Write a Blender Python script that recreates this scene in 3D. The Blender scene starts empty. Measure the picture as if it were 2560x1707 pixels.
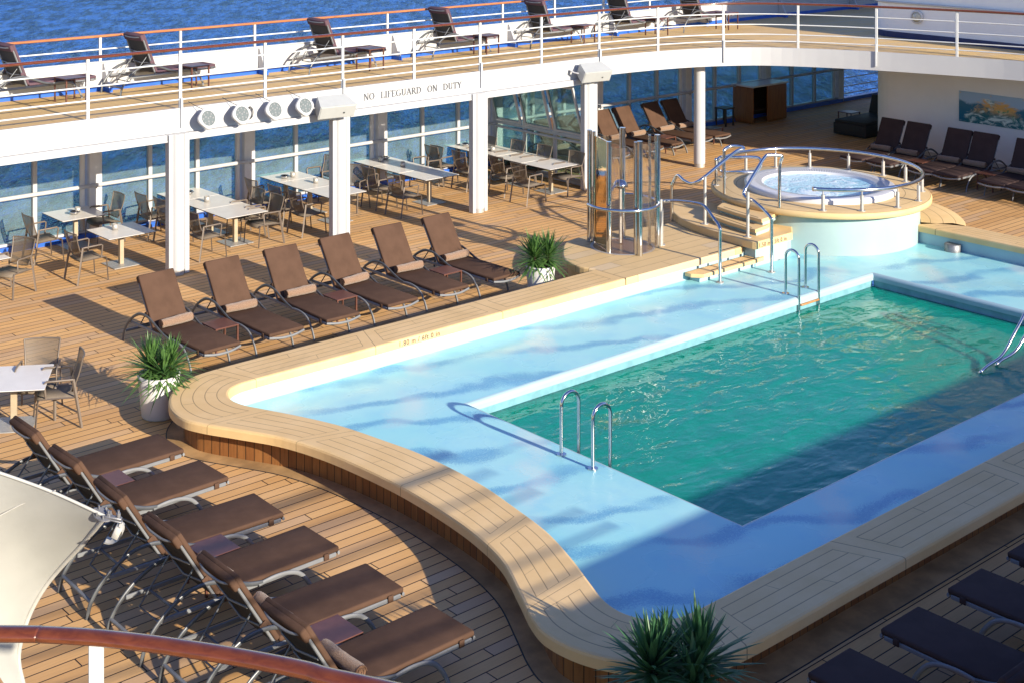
import bpy, bmesh, math, random
from mathutils import Vector, Matrix
R_ = random.Random(7)
PI = math.pi
scene = bpy.context.scene
COL = scene.collection
rad = math.radians

# ------------------------------------------------------------------ camera constants / surveying helper
YAW = math.atan2(4250.0, 3546.0); FPX = 3546.0; UCX = 1096.0; VHZ = -329.4; EYE = 8.2
FW = (math.cos(YAW), math.sin(YAW)); RT = (math.sin(YAW), -math.cos(YAW))
def W(u, v, z=0.0):
    """survey: point of the horizontal plane z seen at photograph position u, v"""
    d = FPX * (EYE - z) / (v - VHZ); s = (u - UCX) / FPX * d
    return Vector((FW[0] * d + RT[0] * s, FW[1] * d + RT[1] * s, z))
def crop(ox, oy, k):
    return lambda u, v, z=0.0: W(ox + u * k, oy + v * k, z)
K1 = .36565
c1 = crop(0, 0, K1); c2 = crop(850, 0, K1); c3 = crop(1700, 0, K1)
c4 = crop(0, 500, K1); c5 = crop(850, 500, K1); c6 = crop(1700, 500, K1)
c7 = crop(0, 1000, .451); c43 = crop(430, 1350, K1); c20 = crop(2060, 1250, .2914)
cs = crop(1360, 300, .2551); cj = crop(1560, 340, .24232); ck = crop(2060, 280, .2678)
KT = .18495
cT = {1: crop(0, 480, KT), 2: crop(300, 400, KT), 3: crop(560, 380, KT), 4: crop(860, 330, KT), 5: crop(1080, 300, KT)}

# ------------------------------------------------------------------ node helper
class NT:
    def __init__(s, name):
        s.mat = bpy.data.materials.new(name); s.mat.use_nodes = True
        s.t = s.mat.node_tree; s.t.nodes.clear()
        s.out = s.t.nodes.new('ShaderNodeOutputMaterial')
    def n(s, typ, ins=None, **props):
        nd = s.t.nodes.new(typ)
        for k, v in props.items(): setattr(nd, k, v)
        if ins:
            for k, v in ins.items(): s.set(nd.inputs[k], v)
        return nd
    def set(s, sock, v):
        if isinstance(v, bpy.types.NodeSocket): s.t.links.new(v, sock)
        elif isinstance(v, (tuple, list)) and len(v) == 3 and sock.type == 'RGBA': sock.default_value = (*v, 1)
        else: sock.default_value = v
    def m(s, op, a, b=0.0, c=0.0, clamp=False):
        nd = s.t.nodes.new('ShaderNodeMath'); nd.operation = op; nd.use_clamp = clamp
        s.set(nd.inputs[0], a); s.set(nd.inputs[1], b); s.set(nd.inputs[2], c)
        return nd.outputs[0]
    def step(s, x, lo, hi, a=0.0, b=1.0):
        nd = s.n('ShaderNodeMapRange', {0: x, 1: lo, 2: hi, 3: a, 4: b}, interpolation_type='SMOOTHSTEP'); return nd.outputs[0]
    def mix(s, f, a, b, blend='MIX'):
        nd = s.t.nodes.new('ShaderNodeMix'); nd.data_type = 'RGBA'; nd.blend_type = blend
        s.set(nd.inputs[0], f); s.set(nd.inputs[6], a); s.set(nd.inputs[7], b)
        return nd.outputs[2]
    def pos(s, kind='Object'):
        return s.n('ShaderNodeTexCoord').outputs[kind]
    def xyz(s, v):
        nd = s.n('ShaderNodeSeparateXYZ', {0: v}); return nd.outputs
    def comb(s, x, y, z):
        return s.n('ShaderNodeCombineXYZ', {0: x, 1: y, 2: z}).outputs[0]
    def noise(s, vec, scale, detail=3.0, rough=.55, dist=0.0):
        nd = s.n('ShaderNodeTexNoise', {'Vector': vec, 'Scale': scale, 'Detail': detail, 'Roughness': rough, 'Distortion': dist})
        return nd.outputs[0]
    def white(s, vec):
        return s.n('ShaderNodeTexWhiteNoise', {'Vector': vec}, noise_dimensions='3D').outputs[0]
    def bump(s, h, strength=.3, dist=.02, normal=None):
        nd = s.n('ShaderNodeBump', {'Height': h, 'Strength': strength, 'Distance': dist})
        if normal is not None: s.set(nd.inputs['Normal'], normal)
        return nd.outputs[0]
    def bsdf(s, color, rough=.5, metal=0.0, normal=None, spec=.5, **kw):
        nd = s.n('ShaderNodeBsdfPrincipled', {'Base Color': color, 'Roughness': rough, 'Metallic': metal, 'Specular IOR Level': spec})
        if normal is not None: s.set(nd.inputs['Normal'], normal)
        for k, v in kw.items(): s.set(nd.inputs[k], v)
        s.t.links.new(nd.outputs[0], s.out.inputs[0]); return nd
    def surf(s, sock): s.t.links.new(sock, s.out.inputs[0])

def simple(name, color, rough=.5, metal=0.0, var=.06, scale=6.0, bump=0.0, bscale=60.0, spec=.5):
    t = NT(name); p = t.pos()
    f = t.noise(p, scale, 4.0)
    a = tuple(c * (1 - var) for c in color); b = tuple(min(1, c * (1 + var)) for c in color)
    col = t.mix(t.step(f, .3, .7), a, b)
    nrm = t.bump(t.noise(p, bscale, 3.0), bump, .01) if bump else None
    t.bsdf(col, rough, metal, nrm, spec)
    return t.mat

M = {}
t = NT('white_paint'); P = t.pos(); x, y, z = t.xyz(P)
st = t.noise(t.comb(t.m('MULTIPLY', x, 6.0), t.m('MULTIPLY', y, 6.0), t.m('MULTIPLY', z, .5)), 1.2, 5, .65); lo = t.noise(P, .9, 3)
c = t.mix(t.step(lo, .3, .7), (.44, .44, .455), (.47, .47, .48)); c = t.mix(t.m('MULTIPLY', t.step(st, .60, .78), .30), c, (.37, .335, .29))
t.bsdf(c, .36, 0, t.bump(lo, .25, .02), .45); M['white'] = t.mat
M['white_worn'] = simple('white_paint_worn', (.46, .44, .40), .45, 0, .10, 5, .15, 40)
M['white_in_shade'] = simple('white_paint_for_shade', (.80, .79, .80), .42, 0, .03, 1.1, .08, 12)  # same white paint, made lighter for deckhouse walls that get no sun
M['rail_white'] = simple('railing_white_paint', (.56, .57, .58), .35, 0, .04, 3)
M['ceiling'] = simple('ceiling_paint', (.62, .62, .62), .6, 0, .04, 2)
M['blue_paint'] = simple('blue_marine_paint', (.02, .11, .50), .4, 0, .12, 5)
M['blue_paint_shaded'] = simple('shaded_blue_marine_paint', (.008, .022, .10), .45, 0, .12, 5)  # blue band paint with the shade darkening put into its colour
M['frame_grey'] = simple('window_frame_paint', (.62, .60, .60), .4, 0, .05, 3)
M['chrome'] = simple('polished_steel', (.62, .61, .60), .12, 1.0, .08, 9)
M['brushed'] = simple('brushed_steel', (.50, .48, .455), .5, .55, .10, 20)
M['mirror'] = simple('gold_tinted_mirror_steel', (.88, .58, .27), .04, 1.0, .04, 3, .12, 4)  # gold tint stands in for the teak deck reflected in the panel
M['alu'] = simple('slate_grey_aluminium', (.09, .095, .105), .35, .2, .08, 8)
M['alu_light'] = simple('light_grey_aluminium', (.17, .175, .185), .5, .0, .06, 8)
M['sling'] = simple('black_sling_mesh', (.025, .022, .02), .7, 0, .2, 40, .2, 300)
M['taupe'] = simple('taupe_metal', (.15, .118, .095), .42, .15, .06, 8)
M['taupe_dark'] = simple('taupe_seat_mesh', (.165, .13, .095), .65, 0, .12, 90, .25, 260)
M['pedestal'] = simple('tan_pedestal_metal', (.42, .34, .24), .4, .1, .05, 6)
M['tabletop'] = simple('matte_cream_laminate', (.72, .68, .63), .32, 0, .03, 4)
M['table_edge'] = simple('dark_laminate_edge', (.035, .03, .03), .5)
M['sidetable'] = simple('russet_side_table', (.125, .05, .035), .4, .1, .12, 9)
M['pot'] = simple('white_planter', (.56, .545, .54), .45, 0, .03, 4, .05, 30)
M['soil'] = simple('potting_soil', (.05, .035, .025), .95, 0, .3, 40, .6, 60)
M['varnish_ash'] = None
M['speaker'] = simple('speaker_white_plastic', (.40, .41, .41), .45, 0, .03, 5, .1, 200)
M['lens_grey'] = simple('lamp_lens_grey', (.13, .15, .15), .25, 0, .15, 60)
M['black'] = simple('black_rubber', (.02, .02, .02), .6)
M['letter'] = simple('letter_grey', (.09, .095, .11), .5)
M['etched'] = simple('etched_letter', (.11, .095, .08), .8)
M['tub'] = simple('white_acrylic_tub', (.60, .60, .62), .25, 0, .02, 3)
M['canvas'] = simple('cream_tensile_membrane', (.37, .365, .34), .6, 0, .05, 2.2, .12, 12)
M['lead'] = simple('weathered_steel_plate', (.22, .22, .235), .5, .6, .2, 14, .2, 60)
M['towel_end'] = simple('towel_roll_end', (.16, .085, .05), .95, 0, .2, 40)
M['darkwood'] = simple('dark_stained_wood', (.05, .028, .014), .5, 0, .2, 10)
M['wicker'] = simple('dark_wicker', (.025, .02, .018), .7, 0, .25, 60, .5, 120)
M['basin_wall'] = simple('pale_aqua_pool_paint', (.33, .47, .53), .42, 0, .04, 1.4, .05, 20)
M['drum'] = simple('aqua_drum_paint', (.33, .435, .435), .45, 0, .06, 1.1, .06, 8)
M['bulb'] = simple('frosted_bulb_glass', (.55, .50, .38), .3, 0, .1, 10)

def cushion_mat(name, col):
    t = NT(name); p = t.pos()
    w = t.noise(p, 260, 2.0); l = t.noise(p, 3.5, 3.0)
    c = t.mix(t.step(l, .3, .7), tuple(x * .88 for x in col), tuple(x * 1.1 for x in col))
    c = t.mix(t.m('MULTIPLY', w, .25), c, tuple(x * .6 for x in col))
    n1 = t.bump(w, .18, .004); n2 = t.bump(l, .25, .03, n1)
    t.bsdf(c, .85, 0, n2, .10); return t.mat
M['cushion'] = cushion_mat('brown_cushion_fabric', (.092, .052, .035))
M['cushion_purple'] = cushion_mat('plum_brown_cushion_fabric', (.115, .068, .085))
M['cushion_shaded'] = cushion_mat('shade_darkened_cushion_fabric', (.056, .036, .034))  # brown cushion darkened to carry the shade over these rows

t = NT('terry_towel'); p = t.pos()
f = t.noise(p, 70, 4.0, .7)
t.bsdf(t.mix(t.step(f, .3, .7), (.21, .125, .078), (.31, .20, .135)), .95, 0, t.bump(f, .9, .02), .1, **{'Sheen Weight': .3}); M['towel'] = t.mat

def plank_mat(name, pitch, colA, colB, gap, length=2.6, grain=.24, off=0.0, gapw=.035, rough=.62, axis='X'):
    t = NT(name); x, y, z = t.xyz(t.pos())
    if axis == 'Y': x, y = y, x
    yy = t.m('ADD', t.m('DIVIDE', y, pitch), off)
    idx = t.m('FLOOR', yy); fy = t.m('FRACT', yy)
    r1 = t.white(t.comb(idx, 3.7, 1.1))
    xx = t.m('ADD', t.m('DIVIDE', x, length), t.m('MULTIPLY', r1, 7.31))
    ix = t.m('FLOOR', xx); fx = t.m('FRACT', xx)
    r2 = t.white(t.comb(idx, ix, 5.5))
    edge = t.m('MINIMUM', fy, t.m('SUBTRACT', 1.0, fy))
    bx = t.m('MULTIPLY', t.m('MINIMUM', fx, t.m('SUBTRACT', 1.0, fx)), length / pitch)
    d = t.m('MINIMUM', edge, bx)
    caulk = t.step(d, gapw, gapw * 1.5, 1.0, 0.0)
    g = t.noise(t.comb(t.m('MULTIPLY', x, 1.2), t.m('MULTIPLY', y, 22.0), r2), 2.2, 5.0, .65)
    big = t.noise(t.comb(x, y, 2.0), .55, 4.0, .6)
    c = t.mix(r2, colA, colB)
    c = t.mix(t.m('MULTIPLY', t.step(g, .35, .75), grain), c, tuple(v * .55 for v in colA))
    c = t.mix(t.m('MULTIPLY', t.step(big, .4, .75), .28), c, tuple(v * 1.18 for v in colB))
    st = t.noise(t.comb(x, y, 9.0), 1.3, 5.0, .7)
    c = t.mix(t.m('MULTIPLY', t.step(st, .60, .75), .22), c, tuple(v * .5 for v in colA))
    r3 = t.white(t.comb(idx, ix, 9.1)); c = t.mix(t.m('MULTIPLY', t.step(r3, .55, .95), .38), c, tuple(.62 * sum(colA) / 3 + .45 * v for v in colA))
    c = t.mix(caulk, c, gap)
    h = t.m('SUBTRACT', t.m('MULTIPLY', g, .25), caulk)
    t.bsdf(c, t.m('ADD', rough, t.m('MULTIPLY', r2, .1)), 0, t.bump(h, .25, .006), .35)
    return t.mat
M['deck'] = plank_mat('teak_planking', .1715, (.575, .315, .120), (.70, .415, .175), (.022, .016, .012))
M['deck_up'] = plank_mat('pale_teak_upper_planking', .15, (.64, .42, .165), (.70, .47, .20), (.20, .12, .055), 3.0, .2, 0, .03)
M['skirt'] = None
def varnish(name, a, b, rough=.16, sx=1.0, sy=1.0, sz=1.0, sc=8):
    t = NT(name); x, y, z = t.xyz(t.pos())
    g = t.noise(t.comb(t.m('MULTIPLY', x, sx), t.m('MULTIPLY', y, sy), t.m('MULTIPLY', z, sz)), sc, 6.0, .6, .6)
    t.bsdf(t.mix(t.step(g, .3, .7), a, b), rough, 0, t.bump(g, .08, .01), .5, **{'Coat Weight': .35, 'Coat Roughness': .08}); return t.mat
M['cap'] = varnish('varnished_mahogany', (.095, .022, .009), (.15, .038, .013), .2, 2.5, 2.5, 14, 4)
M['cap_pale'] = varnish('varnished_oregon_pine', (.34, .12, .04), (.48, .19, .07), .25, .6, 6, 6, 5)
M['orange_wood'] = varnish('orange_veneer', (.20, .058, .008), (.30, .095, .015), .35, 6, 6, .8, 3)
M['tread'] = varnish('ladder_tread_teak', (.36, .16, .05), (.5, .24, .08), .35, 4, 20, 4, 3)

# skirt tiles: UV u = metres along, v = height
t = NT('mahogany_skirt_slats'); x, y, z = t.xyz(t.pos('UV'))
fx = t.m('DIVIDE', x, .135); ix = t.m('FLOOR', fx); fr = t.m('FRACT', fx)
ln = t.step(t.m('MINIMUM', fr, t.m('SUBTRACT', 1.0, fr)), .03, .055, 1.0, 0.0)
rr = t.white(t.comb(ix, 1.0, 2.0)); g = t.noise(t.comb(t.m('MULTIPLY', x, 14), t.m('MULTIPLY', y, 1.5), rr), 2.0, 5)
c = t.mix(rr, (.20, .075, .024), (.30, .13, .042)); c = t.mix(t.m('MULTIPLY', t.step(g, .4, .7), .4), c, (.12, .045, .016))
c = t.mix(ln, c, (.012, .008, .006)); t.bsdf(c, .4, 0, t.bump(t.m('SUBTRACT', 1.0, ln), .4, .004), .4); M['skirt'] = t.mat

# coping: UV u = panel coordinate (integer at joints), v across
def coping_mat(name, A, B, lines=True):
    t = NT(name); uv = t.xyz(t.pos('UV')); p = t.pos()
    n1 = t.noise(p, 1.7, 5, .6); n2 = t.noise(p, 46, 3, .7)
    c = t.mix(t.step(n1, .3, .72), A, B)
    c = t.mix(t.m('MULTIPLY', t.step(n2, .62, .72), .25), c, tuple(v * .55 for v in A))
    n3 = t.noise(p, .8, 6, .72, .6); c = t.mix(t.m('MULTIPLY', t.step(n3, .54, .72), .30), c, tuple(v * .66 for v in A))
    if lines:
        fu = t.m('FRACT', uv[0]); e = t.m('MINIMUM', fu, t.m('SUBTRACT', 1.0, fu)); v = uv[1]
        joint = t.step(e, .0022, .0036, 1.0, 0.0)
        inu = t.m('GREATER_THAN', e, .075)
        out = 0.0
        lv = None
        for vv in (.20, .40, .60, .80):
            q = t.step(t.m('ABSOLUTE', t.m('SUBTRACT', v, vv)), .005, .010, 1.0, 0.0)
            lv = q if lv is None else t.m('MAXIMUM', lv, q)
        lv = t.m('MULTIPLY', lv, inu)
        inv = t.m('MULTIPLY', t.m('GREATER_THAN', v, .195), t.m('LESS_THAN', v, .805))
        lu = t.m('MULTIPLY', t.step(t.m('ABSOLUTE', t.m('SUBTRACT', e, .077)), .0016, .003, 1.0, 0.0), inv)
        # plank butts inside the inlay
        b1 = t.m('MULTIPLY', t.step(t.m('ABSOLUTE', t.m('SUBTRACT', fu, .42)), .0012, .0024, 1.0, 0.0), t.m('MULTIPLY', t.m('GREATER_THAN', v, .2), t.m('LESS_THAN', v, .4)))
        b2 = t.m('MULTIPLY', t.step(t.m('ABSOLUTE', t.m('SUBTRACT', fu, .60)), .0012, .0024, 1.0, 0.0), t.m('MULTIPLY', t.m('GREATER_THAN', v, .6), t.m('LESS_THAN', v, .8)))
        allm = t.m('MAXIMUM', t.m('MAXIMUM', joint, lv), t.m('MAXIMUM', lu, t.m('MAXIMUM', b1, b2)))
        c = t.mix(t.m('MULTIPLY', allm, .62), c, (.10, .065, .035))
        t.bsdf(c, .62, 0, t.bump(t.m('SUBTRACT', t.m('MULTIPLY', n2, .3), allm), .25, .004), .35)
    else:
        t.bsdf(c, .62, 0, t.bump(n2, .15, .004), .35)
    return t.mat
M['coping'] = coping_mat('sand_resin_coping', (.66, .445, .205), (.72, .50, .25))
M['coping_plain'] = coping_mat('sand_resin_plain', (.66, .445, .205), (.72, .50, .25), False)
M['platform'] = plank_mat('sand_resin_planks', .30, (.62, .43, .205), (.66, .465, .235), (.24, .155, .07), 2.9, .10, .3, .014, .6)
# ring planking round the hot tub
def ring_mat(name, cx, cy, pitch, A, B, gap):
    t = NT(name); x, y, z = t.xyz(t.pos())
    r = t.m('SQRT', t.m('ADD', t.m('POWER', t.m('SUBTRACT', x, cx), 2.0), t.m('POWER', t.m('SUBTRACT', y, cy), 2.0)))
    q = t.m('FRACT', t.m('DIVIDE', r, pitch)); e = t.m('MINIMUM', q, t.m('SUBTRACT', 1.0, q))
    ln = t.step(e, .018, .035, 1.0, 0.0); n = t.noise(t.comb(x, y, z), 2.0, 5)
    c = t.mix(t.step(n, .3, .7), A, B); c = t.mix(t.m('MULTIPLY', ln, .85), c, gap)
    t.bsdf(c, .62, 0, None, .35); return t.mat

# painted ledge
t = NT('painted_sea_pattern_floor'); P = t.pos(); x, y, z = t.xyz(P)
big = t.noise(P, .45, 3, .55); med = t.noise(P, 1.6, 4, .6); sp = t.noise(P, 55, 2, .8)
base = t.mix(t.step(big, .35, .65), (.29, .64, .68), (.36, .665, .69))
base = t.mix(t.m('MULTIPLY', t.step(med, .45, .7), .4), base, (.22, .53, .69))
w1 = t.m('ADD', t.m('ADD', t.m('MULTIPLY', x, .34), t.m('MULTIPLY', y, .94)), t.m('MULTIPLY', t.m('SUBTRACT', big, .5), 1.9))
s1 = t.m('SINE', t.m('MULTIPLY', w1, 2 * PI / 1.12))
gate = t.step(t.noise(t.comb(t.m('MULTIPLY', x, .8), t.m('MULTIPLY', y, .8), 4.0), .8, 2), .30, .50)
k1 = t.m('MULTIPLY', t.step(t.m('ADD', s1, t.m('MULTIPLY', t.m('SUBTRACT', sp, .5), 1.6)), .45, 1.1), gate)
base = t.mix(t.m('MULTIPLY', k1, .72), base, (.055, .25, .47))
w2 = t.m('ADD', t.m('SUBTRACT', t.m('MULTIPLY', x, .70), t.m('MULTIPLY', y, .71)), t.m('MULTIPLY', t.m('SUBTRACT', med, .5), .7))
s2 = t.m('SINE', t.m('MULTIPLY', w2, 2 * PI / 1.9))
gate2 = t.step(t.noise(t.comb(t.m('MULTIPLY', x, .7), t.m('MULTIPLY', y, .7), 8.0), .9, 2), .4, .6)
k2 = t.m('MULTIPLY', t.step(t.m('ADD', s2, t.m('MULTIPLY', t.m('SUBTRACT', sp, .5), 1.2)), .55, 1.15), gate2)
base = t.mix(t.m('MULTIPLY', k2, .5), base, (.68, .70, .64))
wet = t.noise(P, .7, 3, .5)
t.bsdf(base, t.step(wet, .4, .65, .42, .16), 0, t.bump(med, .06, .02), .5); M['ledge'] = t.mat

# basin interior
t = NT('teal_basin_tiles'); P = t.pos()
n = t.noise(P, 1.0, 3); t.bsdf(t.mix(n, (.05, .58, .46), (.09, .66, .54)), .5); M['basin_deep'] = t.mat

# pool water
def water_mat(name, tint, murk, murkf, sc, strength):
    t = NT(name); P = t.pos(); x, y, z = t.xyz(P)
    q = t.comb(t.m('MULTIPLY', x, .75), t.m('MULTIPLY', y, 1.25), z)
    a = t.noise(q, sc, 2.0, .5, .4); b = t.noise(q, sc * 3.1, 2.0, .5, .3); c = t.noise(q, sc * .4, 2, .5)
    h = t.m('ADD', t.m('ADD', a, t.m('MULTIPLY', b, .16)), t.m('MULTIPLY', c, .8))
    nrm = t.bump(h, strength, .10)
    tr = t.n('ShaderNodeBsdfTransparent', {0: tint}).outputs[0]
    df = t.n('ShaderNodeBsdfPrincipled', {'Base Color': murk, 'Roughness': .5, 'Specular IOR Level': 0.0, 'Subsurface Weight': 1.0, 'Subsurface Radius': (.25, .9, .8), 'Subsurface Scale': 1.0, 'Normal': nrm}).outputs[0]
    body = t.n('ShaderNodeMixShader', {0: murkf, 1: tr, 2: df}).outputs[0]
    gl = t.n('ShaderNodeBsdfGlossy', {'Color': (1, 1, 1), 'Roughness': .03, 'Normal': nrm}).outputs[0]
    fr = t.n('ShaderNodeFresnel', {'IOR': 1.34, 'Normal': nrm}).outputs[0]
    t.surf(t.n('ShaderNodeMixShader', {0: fr, 1: body, 2: gl}).outputs[0]); return t.mat
M['water'] = water_mat('pool_water', (.08, .90, .74), (.004, .29, .20), .70, 1.9, .42)

# hot tub water, bubbling
t = NT('bubbling_water'); P = t.pos()
f = t.noise(P, 2.3, 6, .62, 1.4); g = t.noise(P, 16, 3, .6)
foam = t.step(t.m('ADD', f, t.m('MULTIPLY', g, .25)), .55, .80)
t.bsdf(t.mix(foam, (.34, .62, .76), (.74, .82, .88)), t.m('ADD', .07, t.m('MULTIPLY', foam, .5)), 0, t.bump(t.m('ADD', f, t.m('MULTIPLY', g, .3)), .7, .08), .5); M['foam'] = t.mat

# sea
t = NT('open_sea'); P = t.pos(); x, y, z = t.xyz(P)
# waves drawn out across the wind
q = t.comb(t.m('ADD', t.m('MULTIPLY', x, .77), t.m('MULTIPLY', y, -.64)), t.m('MULTIPLY', t.m('ADD', t.m('MULTIPLY', x, .64), t.m('MULTIPLY', y, .77)), .30), z)
a = t.noise(q, .09, 4.0, .6, .2); b = t.noise(q, .46, 5.0, .66, .2); c = t.noise(q, 1.7, 3, .6, .1); e = t.noise(q, .02, 3)
h = t.m('ADD', t.m('ADD', t.m('MULTIPLY', a, 1.6), t.m('MULTIPLY', b, 1.1)), t.m('MULTIPLY', c, .6))
col = t.mix(t.step(t.m('ADD', b, t.m('MULTIPLY', t.m('SUBTRACT', c, .5), .45)), .38, .66), (.001, .014, .085), (.034, .145, .54))  # light and dark of the ripples painted into the water colour
col = t.mix(t.m('MULTIPLY', t.step(e, .4, .65), .35), col, (.010, .08, .36))
nb = t.bump(h, 1.0, 2.6)
df = t.n('ShaderNodeBsdfDiffuse', {0: col, 'Normal': nb}).outputs[0]
gl = t.n('ShaderNodeBsdfGlossy', {'Color': (.42, .66, 1.0, 1), 'Roughness': .22, 'Normal': nb}).outputs[0]
fr = t.n('ShaderNodeFresnel', {'IOR': 1.33, 'Normal': nb}).outputs[0]
t.surf(t.n('ShaderNodeMixShader', {0: t.m('MULTIPLY', fr, .55), 1: df, 2: gl}).outputs[0]); M['sea'] = t.mat

def glass_mat(name, tint, rough=.0, spec=1.0, haze=0.0):
    t = NT(name); tr = t.n('ShaderNodeBsdfTransparent', {0: tint}).outputs[0]
    gl = t.n('ShaderNodeBsdfGlossy', {'Color': (1, 1, 1), 'Roughness': .01}).outputs[0]
    fr = t.n('ShaderNodeFresnel', {'IOR': 1.35}).outputs[0]
    if haze:   # pale diffuse haze standing in for reflections of the sunlit interior
        P = t.pos('Generated'); n_ = t.noise(t.pos(), 1.4, 5, .65)
        df = t.n('ShaderNodeBsdfDiffuse', {0: (.36, .43, .43, 1)}).outputs[0]
        tr = t.n('ShaderNodeMixShader', {0: t.m('MULTIPLY', t.step(n_, .2, .8, .5, 1.0), haze), 1: tr, 2: df}).outputs[0]
    t.surf(t.n('ShaderNodeMixShader', {0: t.m('MULTIPLY', fr, spec), 1: tr, 2: gl}).outputs[0]); return t.mat
M['glass'] = glass_mat('grey_blue_window_glass', (.64, .84, .82), 0, .45, .20)
M['glass_sunblock'] = glass_mat('sun_blocking_window_glass', (.25, .28, .30), 0, .5)
M['acrylic'] = glass_mat('clear_acrylic', (.965, .955, .95), 0, .35)
def mesh_fabric(name, col, openf):
    t = NT(name); n = t.noise(t.pos(), 220, 2)
    tr = t.n('ShaderNodeBsdfTransparent', {0: (1, 1, 1)}).outputs[0]
    d = t.n('ShaderNodeBsdfPrincipled', {'Base Color': col, 'Roughness': .6}).outputs[0]
    t.surf(t.n('ShaderNodeMixShader', {0: openf, 1: d, 2: tr}).outputs[0]); return t.mat
M['chair_mesh'] = mesh_fabric('taupe_back_mesh', (.12, .093, .068), .28)

def leaf_mat(name, a, b):
    t = NT(name); P = t.pos(); n = t.noise(P, 3.5, 3); g = t.n('ShaderNodeObjectInfo').outputs['Random']
    c = t.mix(t.step(n, .3, .7), a, b)
    d = t.n('ShaderNodeBsdfPrincipled', {'Base Color': c, 'Roughness': .42}).outputs[0]
    tl = t.n('ShaderNodeBsdfTranslucent', {0: (b[0] * 1.6, b[1] * 1.6, b[2])}).outputs[0]
    t.surf(t.n('ShaderNodeMixShader', {0: .22, 1: d, 2: tl}).outputs[0]); return t.mat
M['leaf'] = leaf_mat('yucca_leaf', (.040, .10, .035), (.125, .24, .06))
M['leaf_dark'] = leaf_mat('yucca_leaf_dark', (.030, .095, .050), (.080, .19, .075))

# painting
t = NT('abstract_wave_canvas'); x, y, z = t.xyz(t.pos())
P = t.pos(); n = t.noise(P, 2.4, 6, .65, 1.4); n2 = t.noise(t.comb(x, t.m('MULTIPLY', y, 1.2), t.m('MULTIPLY', z, 2.6)), 2.4, 4, .6, 1.6)
zz = t.m('ADD', z, t.m('MULTIPLY', t.m('SUBTRACT', n, .5), .35))
c = t.mix(t.step(zz, .50, .60), (.0, .13, .24), (.30, .46, .66))
dome = t.m('SUBTRACT', .74, t.m('MULTIPLY', t.m('POWER', t.m('ADD', y, 1.1), 2.0), .62))
crest = t.m('MULTIPLY', t.step(t.m('SUBTRACT', t.m('ADD', dome, t.m('MULTIPLY', t.m('SUBTRACT', n2, .5), .7)), z), -.04, .16), 1.0)
cc = t.mix(t.step(n2, .42, .66), (.005, .13, .17), (.62, .72, .70)); cc = t.mix(t.m('MULTIPLY', t.step(z, .22, .5), t.step(n, .38, .52)), cc, (.66, .36, .10)); cc = t.mix(t.step(n, .62, .7), cc, (.02, .24, .12))
c = t.mix(crest, c, cc); t.bsdf(c, .3); M['painting'] = t.mat

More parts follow.
